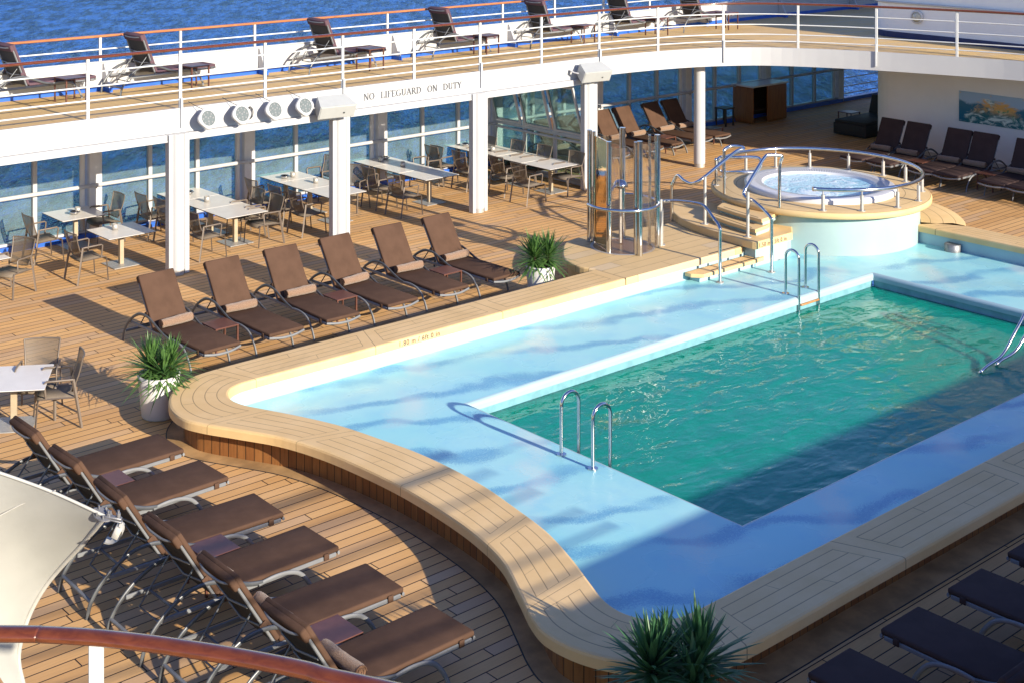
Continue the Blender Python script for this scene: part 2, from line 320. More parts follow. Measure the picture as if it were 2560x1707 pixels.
# ------------------------------------------------------------------ mesh builder
class MB:
    def __init__(s): s.v = []; s.f = []; s.uv = {}; s.sm = []
    def add(s, vs, fs, smooth=False, uvs=None):
        o = len(s.v); s.v += [tuple(v) for v in vs]
        for i, f in enumerate(fs):
            if uvs: s.uv[len(s.f)] = uvs[i]
            s.f.append(tuple(o + k for k in f)); s.sm.append(smooth)
        return s
    def box(s, c, d, rz=0.0, rot=None):
        hx, hy, hz = d[0] / 2, d[1] / 2, d[2] / 2
        m = rot if rot is not None else Matrix.Rotation(rz, 3, 'Z')
        vs = [Vector(c) + m @ Vector((x * hx, y * hy, z * hz)) for x in (-1, 1) for y in (-1, 1) for z in (-1, 1)]
        return s.add(vs, [(0, 1, 3, 2), (4, 6, 7, 5), (0, 4, 5, 1), (2, 3, 7, 6), (0, 2, 6, 4), (1, 5, 7, 3)])
    def rbox(s, c, d, b=.02, seg=2, rz=0.0, rot=None, smooth=True):
        bm = bmesh.new(); bmesh.ops.create_cube(bm, size=1.0)
        for v in bm.verts: v.co = Vector((v.co.x * d[0], v.co.y * d[1], v.co.z * d[2]))
        bmesh.ops.bevel(bm, geom=bm.edges[:], offset=b, segments=seg, profile=.5, affect='EDGES')
        m = rot if rot is not None else Matrix.Rotation(rz, 3, 'Z')
        bm.verts.index_update()
        s.add([Vector(c) + m @ v.co for v in bm.verts], [tuple(v.index for v in f.verts) for f in bm.faces], smooth)
        bm.free(); return s
    def tube(s, pts, r, n=8, ry=None, closed=False, caps=True, up=None):
        pts = [Vector(p) for p in pts]; k = len(pts); rings = []; ry = r if ry is None else ry
        prevn = None
        for i, p in enumerate(pts):
            if closed: tg = pts[(i + 1) % k] - pts[i - 1]
            else: tg = pts[min(i + 1, k - 1)] - pts[max(i - 1, 0)]
            tg.normalize()
            if up is not None: side = tg.cross(Vector(up))
            elif prevn is not None: side = prevn - tg * prevn.dot(tg)
            else:
                side = tg.cross(Vector((0, 0, 1)))
                if side.length < .1: side = tg.cross(Vector((0, 1, 0)))
            if side.length < 1e-6: side = Vector((1, 0, 0))
            side.normalize(); prevn = side
            u2 = side.cross(tg).normalized()
            rings.append([p + side * (r * math.cos(2 * PI * j / n)) + u2 * (ry * math.sin(2 * PI * j / n)) for j in range(n)])
        vs = [v for rg in rings for v in rg]; fs = []
        for i in range(k if closed else k - 1):
            a = i * n; b = ((i + 1) % k) * n
            for j in range(n): fs.append((a + j, a + (j + 1) % n, b + (j + 1) % n, b + j))
        s.add(vs, fs, n > 4)
        if caps and not closed:
            s.add(rings[0], [tuple(range(n))]); s.add(rings[-1], [tuple(reversed(range(n)))])
        return s
    def cyl(s, c, r, z0, z1, n=20, r1=None):
        r1 = r if r1 is None else r1
        a = [(c[0] + r * math.cos(2 * PI * j / n), c[1] + r * math.sin(2 * PI * j / n), z0) for j in range(n)]
        b = [(c[0] + r1 * math.cos(2 * PI * j / n), c[1] + r1 * math.sin(2 * PI * j / n), z1) for j in range(n)]
        s.add(a + b, [(j, (j + 1) % n, n + (j + 1) % n, n + j) for j in range(n)], True)
        s.add(a, [tuple(reversed(range(n)))]); s.add(b, [tuple(range(n))]); return s
    def lathe(s, prof, c=(0, 0), n=32, a0=0.0, a1=2 * PI, smooth=True):
        full = abs(a1 - a0 - 2 * PI) < 1e-6; m = n if full else n + 1; k = len(prof)
        vs = [(c[0] + r * math.cos(a0 + (a1 - a0) * j / n), c[1] + r * math.sin(a0 + (a1 - a0) * j / n), z) for j in range(m) for r, z in prof]
        fs = []
        for j in range(n):
            a = j * k; b = ((j + 1) % m) * k
            for i in range(k - 1): fs.append((a + i, b + i, b + i + 1, a + i + 1))
        return s.add(vs, fs, smooth)
    def prism(s, poly, z0, z1, bevel=0.0):
        n = len(poly)
        if bevel <= 0:
            a = [(p[0], p[1], z0) for p in poly]; b = [(p[0], p[1], z1) for p in poly]
            return s.add(a + b, [tuple(reversed(range(n))), tuple(range(n, 2 * n))] + [(j, (j + 1) % n, n + (j + 1) % n, n + j) for j in range(n)])
        cx = sum(p[0] for p in poly) / n; cy = sum(p[1] for p in poly) / n
        ins = []
        for i in range(n):
            p0, p1, p2 = Vector(poly[i - 1]).to_2d(), Vector(poly[i]).to_2d(), Vector(poly[(i + 1) % n]).to_2d()
            d1 = (p1 - p0).normalized(); d2 = (p2 - p1).normalized(); nn = Vector((-(d1.y + d2.y), d1.x + d2.x))
            if nn.length < 1e-6: nn = Vector((-d1.y, d1.x))
            nn.normalize(); ins.append(p1 + nn * bevel)
        L = [[(p[0], p[1], z0) for p in poly], [(p[0], p[1], z1 - bevel) for p in poly], [(p.x * .7 + q[0] * .3, p.y * .7 + q[1] * .3, z1 - bevel * .3) for p, q in zip(ins, poly)], [(p.x, p.y, z1) for p in ins]]
        L[2] = [(p.x * .3 + q[0] * .7, p.y * .3 + q[1] * .7, z1 - bevel * .3) for p, q in zip(ins, poly)]
        vs = sum(L, []); fs = []
        for l in range(3):
            for j in range(n): fs.append((l * n + j, l * n + (j + 1) % n, (l + 1) * n + (j + 1) % n, (l + 1) * n + j))
        s.add(vs, fs, False); s.add(L[3], [tuple(range(n))]); s.add(L[0], [tuple(reversed(range(n)))]); return s
    def build(s, name, mat, parent=None, loc=None):
        me = bpy.data.meshes.new(name)
        off = Vector(loc) if loc is not None else Vector((0, 0, 0))
        me.from_pydata([tuple(Vector(v) - off) for v in s.v], [], s.f); me.update()
        me.polygons.foreach_set('use_smooth', s.sm)
        if s.uv:
            lay = me.uv_layers.new(name='UVMap')
            for pi, uvs in s.uv.items():
                pg = me.polygons[pi]
                for li, q in zip(pg.loop_indices, uvs): lay.data[li].uv = q
        bm = bmesh.new(); bm.from_mesh(me); bmesh.ops.recalc_face_normals(bm, faces=bm.faces[:]); bm.to_mesh(me); bm.free()
        me.materials.append(mat if not isinstance(mat, str) else M[mat])
        o = bpy.data.objects.new(name, me); COL.objects.link(o)
        if loc is not None: o.location = off
        if parent is not None: o.parent = parent
        return o

def tag(o, label=None, cat=None, group=None, kind=None):
    if label: o['label'] = label
    if cat: o['category'] = cat
    if group: o['group'] = group
    if kind: o['kind'] = kind
    return o
def thing(name, label, cat, loc=(0, 0, 0), rz=0.0, group=None):
    o = bpy.data.objects.new(name, None); COL.objects.link(o); o.empty_display_size = .2
    o.location = loc; o.rotation_euler = (0, 0, rz); return tag(o, label, cat, group)
def copy_tree(o, parent=None):
    c = o.copy(); COL.objects.link(c)
    if parent is not None: c.parent = parent
    for ch in list(o.children): copy_tree(ch, c)
    return c
USED = set()
def place(proto, loc, rz=0.0, label=None, group=None):
    if proto.name in USED: o = copy_tree(proto)
    else: o = proto; USED.add(proto.name)
    o.location = loc; o.rotation_euler = (0, 0, rz)
    if label: o['label'] = label
    if group: o['group'] = group
    return o
def spl(pts, n=6, closed=False):
    P_ = [Vector(p) for p in pts]; out = []; k = len(P_)
    rng = range(k) if closed else range(k - 1)
    for i in rng:
        p0 = P_[i - 1] if (closed or i > 0) else P_[0]; p1 = P_[i]; p2 = P_[(i + 1) % k]; p3 = P_[(i + 2) % k] if (closed or i + 2 < k) else P_[-1]
        for j in range(n):
            t_ = j / n
            out.append(.5 * ((2 * p1) + (p2 - p0) * t_ + (2 * p0 - 5 * p1 + 4 * p2 - p3) * t_ * t_ + (3 * p1 - p0 - 3 * p2 + p3) * t_ ** 3))
    if not closed: out.append(P_[-1])
    return out
def arcl(pts):
    L = [0.0]
    for a, b in zip(pts, pts[1:]): L.append(L[-1] + (Vector(b) - Vector(a)).length)
    return L
def at_len(pts, L, s_):
    for i in range(len(pts) - 1):
        if L[i + 1] >= s_ or i == len(pts) - 2:
            f_ = (s_ - L[i]) / max(1e-9, L[i + 1] - L[i]); return Vector(pts[i]).lerp(Vector(pts[i + 1]), f_)

# ================================================================== WORLD, LIGHT, CAMERA
EL = math.atan(1 / 2.874); SAZ = Vector((.15, -2.87, 0)).normalized()
w = bpy.data.worlds.new('World'); scene.world = w; w.use_nodes = True
nt = w.node_tree; nt.nodes.clear()
sky = nt.nodes.new('ShaderNodeTexSky'); sky.sky_type = 'NISHITA'; sky.sun_disc = False
sky.sun_elevation = EL; sky.sun_rotation = math.atan2(SAZ.x, SAZ.y)
sky.air_density = 1.0; sky.dust_density = .15; sky.ozone_density = 2.2
bg = nt.nodes.new('ShaderNodeBackground'); bg.inputs[1].default_value = .13
wo = nt.nodes.new('ShaderNodeOutputWorld'); hs = nt.nodes.new('ShaderNodeHueSaturation'); hs.inputs['Saturation'].default_value = 1.15; hs.inputs['Hue'].default_value = .522; nt.links.new(sky.outputs[0], hs.inputs['Color']); nt.links.new(hs.outputs[0], bg.inputs[0]); nt.links.new(bg.outputs[0], wo.inputs[0])
sl = bpy.data.lights.new('sun', 'SUN'); sl.energy = 5.0; sl.angle = rad(.5); sl.color = (1, .90, .72)
so = bpy.data.objects.new('sun', sl); COL.objects.link(so); so.location = (15, -20, 30)
sd = Vector((SAZ.x * math.cos(EL), SAZ.y * math.cos(EL), math.sin(EL)))
so.rotation_euler = (-sd).to_track_quat('-Z', 'Y').to_euler()
cd = bpy.data.cameras.new('camera'); co = bpy.data.objects.new('camera', cd); COL.objects.link(co)
cd.sensor_width = 36; cd.lens = FPX / 2560 * 36; cd.clip_end = 20000; cd.clip_start = .1
cd.shift_x = (1280 - UCX) / 2560; cd.shift_y = -(853.5 - VHZ) / 2560
co.location = (0, 0, EYE); co.rotation_euler = (PI / 2, 0, YAW - PI / 2); scene.camera = co
scene.view_settings.view_transform = 'Standard'; scene.view_settings.look = 'None'; scene.view_settings.exposure = .88; scene.view_settings.gamma = 1
scene.cycles.max_bounces = 8; scene.cycles.transparent_max_bounces = 24; scene.cycles.sample_clamp_indirect = 6
scene.cycles.caustics_reflective = False; scene.cycles.caustics_refractive = False

# ================================================================== SETTING
YC = 13.9; XC = 18.0
UP = 3.3; UB = 2.84
b = MB(); b.add([(-600, -600, 0), (6000, -600, 0), (6000, 6000, 0), (-600, 6000, 0)], [(0, 1, 2, 3)])
o = b.build('sea', 'sea'); o.location = (0, 0, -15); tag(o, kind='structure')
# pool opening
PX0, PX1, PY0, PY1 = 14.08, 24.77, 11.03, 16.16; LZ = .12; WZ = -.14
b = MB(); DX0, DX1, DY0, DY1 = -8, 60, -2.0, 29.3
for x0, x1, y0, y1 in ((DX0, DX1, DY0, PY0), (DX0, DX1, PY1, DY1), (DX0, PX0, PY0, PY1), (PX1, DX1, PY0, PY1)):
    b.add([(x0, y0, 0), (x1, y0, 0), (x1, y1, 0), (x0, y1, 0)], [(0, 1, 2, 3)])
tag(b.build('main_deck', 'deck'), kind='structure')

# gallery opening outline (port side surveyed, other quarters mirrored)
q = [(18.0, 25.43), (24.0, 25.43), (26.5, 25.40), (28.2, 25.24), (29.6, 24.92), (30.75, 24.40), (31.55, 23.75), (32.25, 22.75), (32.93, 21.45), (33.6, 19.72), (34.15, 17.97), (34.5, 16.0), (34.6, YC)]
qs = [tuple(p)[:2] for p in spl([(x, y, 0) for x, y in q], 4)]
quarter = qs  # from top centre to aft centre
loop = list(quarter)
loop += [(x, 2 * YC - y) for x, y in reversed(quarter[:-1])]
loop += [(2 * XC - x, 2 * YC - y) for x, y in quarter[1:]]
loop += [(2 * XC - x, y) for x, y in reversed(quarter[1:-1])]
# loop runs clockwise from (18, 25.43): aft, starboard, forward, port
OX0, OX1, OY0, OY1 = -8.0, 60.0, -1.0, 28.67
def outer(p):
    dx, dy = p[0] - XC, p[1] - YC; k_ = 1e9
    if dx > 1e-6: k_ = min(k_, (OX1 - XC) / dx)
    if dx < -1e-6: k_ = min(k_, (OX0 - XC) / dx)
    if dy > 1e-6: k_ = min(k_, (OY1 - YC) / dy)
    if dy < -1e-6: k_ = min(k_, (OY0 - YC) / dy)
    return (XC + dx * k_, YC + dy * k_)
# add corner rays so that the outer rectangle is exact
ext = list(loop); oul = [outer(p) for p in ext]
for cx_, cy_ in ((OX1, OY1), (OX1, OY0), (OX0, OY0), (OX0, OY1)):
    best = min(range(len(ext)), key=lambda i: (oul[i][0] - cx_) ** 2 + (oul[i][1] - cy_) ** 2); oul[best] = (cx_, cy_)
n = len(ext)
b = MB(); b.add([(p[0], p[1], UP) for p in ext] + [(p[0], p[1], UP) for p in oul], [(i, (i + 1) % n, n + (i + 1) % n, n + i) for i in range(n)])
tag(b.build('upper_deck', 'deck_up'), kind='structure')
b = MB(); b.add([(p[0], p[1], UB) for p in ext] + [(p[0], p[1], UB) for p in oul], [(i, (i + 1) % n, n + (i + 1) % n, n + i) for i in range(n)])
tag(b.build('gallery_ceiling', 'ceiling'), kind='structure')
b = MB()   # fascia: inner face with a small coaming standing proud of the planks
for i in range(n):
    p, r = ext[i], ext[(i + 1) % n]
    def off(pt, d):
        dx, dy = pt[0] - XC, pt[1] - YC; l = math.hypot(dx, dy); return (pt[0] + dx / l * d, pt[1] + dy / l * d)
    p2, r2 = off(p, .05), off(r, .05)
    b.add([(p[0], p[1], UB - .003), (r[0], r[1], UB - .003), (r[0], r[1], UP + .03), (p[0], p[1], UP + .03), (p2[0], p2[1], UP + .03), (r2[0], r2[1], UP + .03), (r2[0], r2[1], UP - .05), (p2[0], p2[1], UP - .05)],
          [(0, 1, 2, 3), (3, 2, 5, 4), (4, 5, 6, 7)], False)
fas = thing('gallery_fascia', 'white painted fascia beam edging the upper gallery deck', 'fascia beam')
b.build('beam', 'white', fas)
for x in (8.4, 13.1, 16.05, 20.2, 23.9):
    MB().box((x, 25.4285, 3.06), (.010, .006, .40)).build('weld_seam', 'white_worn', fas)

# ---- columns
def column(x, y, label, plates=True, r=.146):
    t_ = thing('white_column', label, 'column', (x, y, 0), 0, 'white columns under the gallery')
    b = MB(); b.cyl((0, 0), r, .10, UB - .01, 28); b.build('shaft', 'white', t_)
    b = MB(); b.cyl((0, 0), r * .93, .0, .10, 24); b.build('base_collar', 'brushed', t_)
    if plates:
        for s_ in (-1, 1):
            b = MB(); b.rbox((s_ * .183, .0, 1.418), (.10, .16, 2.826), .008, 1, smooth=False); b.build('jamb', 'white', t_)
    return t_
cxs = [(10.3, 25.38, 'white round column with flat jambs at the left edge of the photo, mostly out of view'),
       (14.31, 25.38, 'white round column with flat jambs behind the first poolside lounger'),
       (18.37, 25.42, 'white round column below the loudspeaker left of the lettering'),
       (22.40, 25.36, 'white round column right of the lettering between two table rows'),
       (26.17, 25.36, 'white round column behind the chrome shower enclosure')]
for x, y, l in cxs[1:]: column(x, y, l)
column(30.44, 25.3, 'free standing white round column beside the far brown loungers', False, .155)
for x in (14.3, 18.4, 22.4, 26.2): column(x, 2 * YC - 25.38, 'white round column below the starboard gallery, outside the photo', True)['group'] = 'starboard columns outside the photo'
# header rails between columns
for i, (xa, xb, la) in enumerate(((4.0, 14.06, 'white window header rail left of the first column'), (14.55, 18.12, 'white window header rail between first and second column below the four floodlights'), (18.61, 22.16, 'white window header rail under the lettering'), (22.64, 25.93, 'white window header rail above the tilted open windows'))):
    b = MB(); b.rbox(((xa + xb) / 2, 25.40, 2.765), (xb - xa, .14, .13), .008, 1, smooth=False); b.box(((xa + xb) / 2, 25.335, 2.70), (xb - xa, .02, .02))
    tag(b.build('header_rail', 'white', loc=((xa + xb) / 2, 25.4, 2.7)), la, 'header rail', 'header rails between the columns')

# ---- outer window wall (port)
PIL = [6.3, 10.32, 14.35, 18.36, 22.39, 26.44, 30.46, 34.48, 38.49, 42.63]
ww = thing('window_wall', 'long wall of tinted glass panes in white posts along the ship side facing the sea', 'window wall', (0, 29.2, 0))
pil = None
for i, x in enumerate(PIL):
    if pil is None:
        b = MB(); b.rbox((0, -.02, 1.43), (.30, .22, 2.80), .012, 1, smooth=False); b.cyl((-.26, .02), .07, .02, 2.82, 14); pil = b.build('pillar', 'frame_grey', ww); po = pil
    else: po = pil.copy(); COL.objects.link(po); po.parent = ww
    po.location = (x, 0, 0)
mul = pan = None
for i in range(len(PIL) - 1):
    x0, x1 = PIL[i] + .15, PIL[i + 1] - .15; st = (x1 - x0) / 3
    for k in range(3):
        if k:
            if mul is None:
                b = MB(); b.rbox((0, 0, 1.45), (.10, .12, 2.70), .01, 1, smooth=False); mul = b.build('mullion', 'white', ww); mo = mul
            else: mo = mul.copy(); COL.objects.link(mo); mo.parent = ww
            mo.location = (x0 + st * k, 0, 0)
        if pan is None:
            b = MB(); b.box((0, 0, 1.48), (st - .06, .012, 2.64)); pan = b.build('pane', 'glass', ww); go = pan
        else: go = pan.copy(); COL.objects.link(go); go.parent = ww
        go.location = (x0 + st * (k + .5), .02, 0)
b = MB(); b.rbox((24.5, 0, .145), (36.6, .16, .06), .01, 1, smooth=False); b.box((24.5, 0, 2.80), (36.6, .14, .05)); b.build('sill', 'white', ww)
b = MB(); b.box((24.5, -.03, .058), (36.4, .26, .112)); b.build('kerb', 'blue_paint', ww)
hr = thing('window_handrail', 'white tubular handrail running along the window wall at waist height', 'handrail', (0, 29.0, 0))
b = MB(); b.tube([(5, 0, 1.17), (26.30, 0, 1.17)], .045, 12); b.tube([(26.5, 0, 1.19), (42.6, 0, 1.19)], .045, 12); b.build('rail', 'white', hr)
for x in PIL[1:]:
    b = MB(); b.tube([(x, .16, 1.10), (x, .04, 1.10), (x, 0, 1.14)], .016, 8); b.build('bracket', 'white', hr)
# open side rail aft of the last pillar
t_ = thing('side_railing', 'open white side railing of horizontal bars beyond the last window', 'railing', (42.8, 29.2, 0))
for z_ in (.25, .50, .80, 1.10): MB().tube([(0, 0, z_), (16, 0, z_)], .02, 6).build('bar', 'rail_white', t_)
for x in (0, 4, 8, 12): MB().box((x, 0, .56), (.06, .05, 1.12)).build('post', 'rail_white', t_)
MB().box((8, -.02, .06), (16, .2, .12)).build('kerb', 'blue_paint', t_)
# starboard window wall (mirrored, unseen; glass darkened to hold back the low sun)
sw = thing('window_wall', 'unseen starboard window wall, panes darkened to block the sun', 'window wall', (0, -1.4, 0))
for x in PIL[:-1]: MB().box((x, 0, 1.42), (.3, .2, 2.82)).build('pillar', 'frame_grey', sw)
MB().box((24.5, .0, 1.42), (36.3, .02, 2.8)).build('pane', 'glass_sunblock', sw)

# ---- partition with three tilted windows
t_ = thing('window_partition', 'white framed glass partition with three top hung windows tilted open', 'partition', (26.3, 25.55, 0))
LY = 3.5
for k in range(4):
    MB().rbox((0, LY * k / 3, 1.41), (.09, .10, 2.80), .008, 1, smooth=False).build('post', 'white', t_)
for z_ in (.10, 1.22, 2.74):
    MB().rbox((0, LY / 2, z_), (.088, LY - .102, .09), .008, 1, smooth=False).build('transom', 'white', t_)
MB().tube([(-.10, .1, 1.12), (-.10, LY - .1, 1.12)], .036, 10).build('handrail', 'white', t_)
sash0 = None
for k in range(3):
    y0 = LY * k / 3 + .07; wd = LY / 3 - .14
    MB().box((0, y0 + wd / 2, .66), (.012, wd - .002, 1.0)).build('pane', 'glass', t_)
    if sash0 is None:
        b = MB()
        for yy in (.03, wd - .03): b.box((0, yy, .68), (.05, .06, 1.36))
        for zz in (.03, 1.33): b.box((0, wd / 2, zz), (.048, wd - .122, .06))
        sash0 = b.build('sash', 'white', t_)
        MB().box((0, wd / 2, .68), (.012, wd - .12, 1.26)).build('sash_pane', 'glass', sash0)
        MB().box((-.035, wd - .03, .75), (.02, .025, .14)).build('handle', 'black', sash0)
        so_ = sash0
    else: so_ = copy_tree(sash0, t_)
    so_.location = (-.05, y0, 1.29); so_.rotation_euler = (0, rad(-17), 0)
MB().box((0, LY / 2, .03), (.10, LY, .055)).build('kerb', 'frame_grey', t_)

# ---- bulwark and outer rail of the upper deck
bw = thing('bulwark', 'low white steel bulwark with blue foot band along the upper deck edge', 'bulwark', (0, 28.67, UP))
b = MB(); b.rbox((26, .03, .31), (68, .05, .62), .012, 1, smooth=False); b.rbox((26, .03, .635), (68, .09, .03), .008, 1, smooth=False); b.build('plate', 'white', bw)
MB().box((26, -.006, .05), (68, .02, .10)).build('foot_band', 'blue_paint', bw)
br = None
for i in range(13):
    x = 2.25 + 4.03 * i
    if br is None:
        b = MB(); b.add([(-.03, -.002, 0.10), (-.03, -.30, 0.10), (-.03, -.05, .60), (-.03, -.002, .60), (.03, -.002, .10), (.03, -.30, .10), (.03, -.05, .60), (.03, -.002, .60)],
                        [(0, 1, 2, 3), (7, 6, 5, 4), (0, 4, 5, 1), (1, 5, 6, 2), (2, 6, 7, 3), (3, 7, 4, 0)]); br = b.build('bracket', 'white', bw); bo = br
        f = MB(); f.box((0, -.16, .05), (.09, .34, .098)); f.build('bracket_foot', 'blue_paint', br)
    else: bo = copy_tree(br, bw)
    bo.location = (x, 0, 0)
orl = thing('outer_railing', 'white outer railing with pale varnished cap rail against the sea', 'railing', (0, 28.78, UP))
MB().tube([(-8, 0, 1.19), (60, 0, 1.19)], .06, 12, .032, up=(0, 0, 1)).build('cap_rail', 'cap_pale', orl)
MB().tube([(-8, 0, .90), (60, 0, .90)], .018, 6).build('rod', 'rail_white', orl)
ps = None
for i in range(33):
    x = 2.3 + 2.0 * i
    if x > 42: break
    if ps is None: ps = MB().box((0, 0, .87), (.055, .05, .60)).build('post', 'rail_white', orl); pp = ps
    else: pp = ps.copy(); COL.objects.link(pp); pp.parent = orl
    pp.location = (x, 0, 0)

# ---- inner gallery railing
def railing(path, name, label, posts, plates, capw=.062, caph=.032, cap='cap', rods=(.20, .385, .65, .935)):
    t_ = thing(name, label, 'railing', (path[0][0], path[0][1], UP)); o3 = Vector((path[0][0], path[0][1], 0))
    loc = [Vector((p[0], p[1], 0)) - o3 for p in path]
    MB().tube([p + Vector((0, 0, 1.22)) for p in loc], capw, 28, caph, up=(0, 0, 1)).build('cap_rail', cap, t_)
    for z_ in rods: MB().tube([p + Vector((0, 0, z_)) for p in loc], .017, 6).build('rod', 'rail_white', t_)
    L = arcl(loc); pm = None; pl = None
    for i, s_ in enumerate(posts):
        p = at_len(loc, L, s_)
        if 5.5 < (p + o3).x < 29 and (p + o3).y < 6: continue   # starboard stretch outside the photo
        a = at_len(loc, L, min(s_ + .05, L[-1])) - at_len(loc, L, max(0, s_ - .05)); rz = math.atan2(a.y, a.x)
        if pm is None: pm = MB().rbox((0, 0, .61), (.065, .045, 1.20), .006, 1, smooth=False).build('post', 'rail_white', t_); po_ = pm
        else: po_ = pm.copy(); COL.objects.link(po_); po_.parent = t_
        po_.location = p; po_.rotation_euler = (0, 0, rz)
        if i in plates:
            if pl is None: pl = MB().rbox((0, -.062, -.06), (.05, .03, .60), .006, 1, smooth=False).build('post_plate', 'rail_white', t_); q_ = pl
            else: q_ = pl.copy(); COL.objects.link(q_); q_.parent = t_
            # plate on the opening side
            nrm = Vector((-math.sin(rz), math.cos(rz), 0)); inward = Vector((XC, YC, 0)) - (p + o3)
            q_.location = p; q_.rotation_euler = (0, 0, rz if nrm.dot(inward) < 0 else rz + PI)
    return t_
def inset(p, d=.03): dx, dy = p[0] - XC, p[1] - YC; l = math.hypot(dx, dy); return (p[0] + dx / l * d, p[1] + dy / l * d)
full = [inset(p) for p in loop]
# port start: forward-port corner ... cut the loop at x=6 on the port side and at the forward starboard corner
fwd = [p for p in full if p[0] < 6.0]
fi = [i for i, p in enumerate(full) if p[0] < 6.0]
rest = full[fi[-1]:] + full[:fi[0] + 1]
L0 = arcl([Vector((p[0], p[1], 0)) for p in rest])
# first surveyed post at x=14.42 on the port side
s0 = None
for i in range(len(rest) - 1):
    if rest[i][1] > 20 and rest[i][0] <= 14.42 <= rest[i + 1][0]: s0 = L0[i] + 14.42 - rest[i][0]
off_ = s0 - int(s0 / 2.03) * 2.03; plist = []; s_ = off_
while s_ < L0[-1]: plist.append(s_); s_ += 2.03
k0 = round((s0 - off_) / 2.03)
cut = next(i for i in range(len(rest)) if rest[i][1] < 7 and rest[i][0] > 18)
Lc = L0[cut]
railing(rest[:cut + 1], 'gallery_railing', 'white gallery railing of thin rods with dark varnished cap above the fascia', [a for a in plist if a < Lc], {i for i in range(len(plist)) if (i - k0) % 2 == 0})
stb = [p for p in rest[cut:] if p[0] < 14.6 and p[1] < 14]
railing(stb, 'gallery_railing', 'starboard gallery railing at its forward end, outside the photo', [], set())
fs0 = [(Vector((p[0], p[1], 0)) - Vector((W(222, 1620, 4.5).x, W(222, 1620, 4.5).y, 0))).length for p in fwd]
Lf = arcl([Vector((p[0], p[1], 0)) for p in fwd]); sf = Lf[fs0.index(min(fs0))]
FWD_PATH = fwd
cl_ = [W(u, v, UP + 1.22) for u, v in ((0, 1583), (110, 1585), (222, 1591), (330, 1602), (430, 1615), (560, 1635), (686, 1658), (770, 1676), (869, 1701))]
d0 = (cl_[0] - cl_[1]); d1 = cl_[-1] - cl_[-2]
fr_ = [cl_[0] + d0 * 14 + Vector((-.5, .3, 0)), cl_[0] + d0 * 7 + Vector((-.12, .06, 0))] + cl_ + [cl_[-1] + d1 * 4 + Vector((.15, -.1, 0)), cl_[-1] + d1 * 10 + Vector((.8, -.4, 0))]
fr_ = spl([Vector((p.x, p.y, 0)) for p in fr_], 6)
fr_ = [(p.x, p.y) for p in fr_]; Lf = arcl([Vector((p[0], p[1], 0)) for p in fr_]); pq = W(222, 1630, 4.48)
ds_ = [(Vector((p[0], p[1], 0)) - Vector((pq.x, pq.y, 0))).length for p in fr_]; sf = Lf[ds_.index(min(ds_))]
railing(fr_, 'gallery_railing', 'thick varnished mahogany rail on a white post in the near left foreground', [sf, sf + 2.6], set(), .051, .033, rods=())

# ---- aft deckhouse
dh = thing('deckhouse', 'white deckhouse with rounded corner aft of the pool behind the shaded loungers', 'deckhouse', (36.4, 24.0, 0))
def roundpoly(x0, x1, y0, y1, r):
    P_ = []
    for j in range(9): a = PI - (PI / 2) * j / 8; P_.append((x0 + r + r * math.cos(a), y1 - r + r * math.sin(a)))
    P_ += [(x1, y1), (x1, y0)]
    for j in range(9): a = -PI / 2 - (PI / 2) * j / 8; P_.append((x0 + r + r * math.cos(a), y0 + r + r * math.sin(a)))
    return list(reversed(P_))
rp = roundpoly(36.4, 56, 3.8, 24.0, .9); rl = lambda pl, dz: [(x - 36.4, y - 24.0) for x, y in pl]
MB().prism(rl(rp, 0), 0.0, UB - .004).build('wall', 'white_in_shade', dh)
MB().prism(rl(rp, 0), UP + .002, 7.6).build('upper_wall', 'white_in_shade', dh)
MB().prism(rl(roundpoly(36.37, 56.03, 3.77, 24.03, .93), 0), UP + .004, UP + .17).build('foot_band', 'blue_paint_shaded', dh)
MB().prism(rl(roundpoly(36.385, 56.015, 3.785, 24.015, .915), 0), .004, .16).build('foot_band', 'white_worn', dh)
pth = [Vector((x - 36.4, y - 24.0, 4.32)) for x, y in reversed(roundpoly(36.33, 56, 3.73, 24.07, .97))][:11]
pth2 = [Vector((x - 36.4, y - 24.0, 4.32)) for x, y in reversed(roundpoly(36.33, 56, 3.73, 24.07, .97))]
MB().tube(pth2[:9][::-1] + [pth2[-1] + Vector((0, 0, 0))] if False else [Vector((3.0, .08, 4.32))] + list(reversed(pth2[:9])) + [Vector((-.07, -18, 4.32))], .035, 10).build('handrail', 'white', dh)
t_ = thing('bulkhead_lamp', 'round caged bulkhead lamp on the upper deckhouse wall', 'wall lamp', (36.38, 22.3, 3.95))
b = MB(); b.lathe([(.0, .10), (.10, .085), (.145, .03), (.15, 0)], n=20); o = b.build('globe', 'bulb', t_); o.rotation_euler = (0, -PI / 2, 0)
b = MB(); b.lathe([(.15, .0), (.19, .0), (.19, .05), (.15, .05)], n=24); o = b.build('rim', 'frame_grey', t_); o.rotation_euler = (0, -PI / 2, 0)
b = MB()
for a in (0, PI / 2):
    b.tube([(.15 * math.cos(a) * c_, .15 * math.sin(a) * c_, .115 - .09 * c_ * c_) for c_ in (-1, -.5, 0, .5, 1)], .008, 6)
o = b.build('cage', 'frame_grey', t_); o.rotation_euler = (0, -PI / 2, 0)
b = MB(); b.lathe([(0, -.10), (.12, -.08), (.19, 0), (.19, .05)], n=20)
o = b.build('dome_lamp', 'lens_grey', loc=(0, 0, 0)); o.location = (35.9, 20.6, UB - .06); tag(o, 'grey dome lamp under the gallery ceiling above the painting', 'ceiling lamp')
b = MB(); b.box((0, -.97, .42), (.03, 1.94, .84)); o = b.build('painting', 'painting', loc=(0, 0, 0)); o.location = (36.375, 21.0, 1.17); tag(o, 'unframed abstract wave painting on the white wall', 'painting')
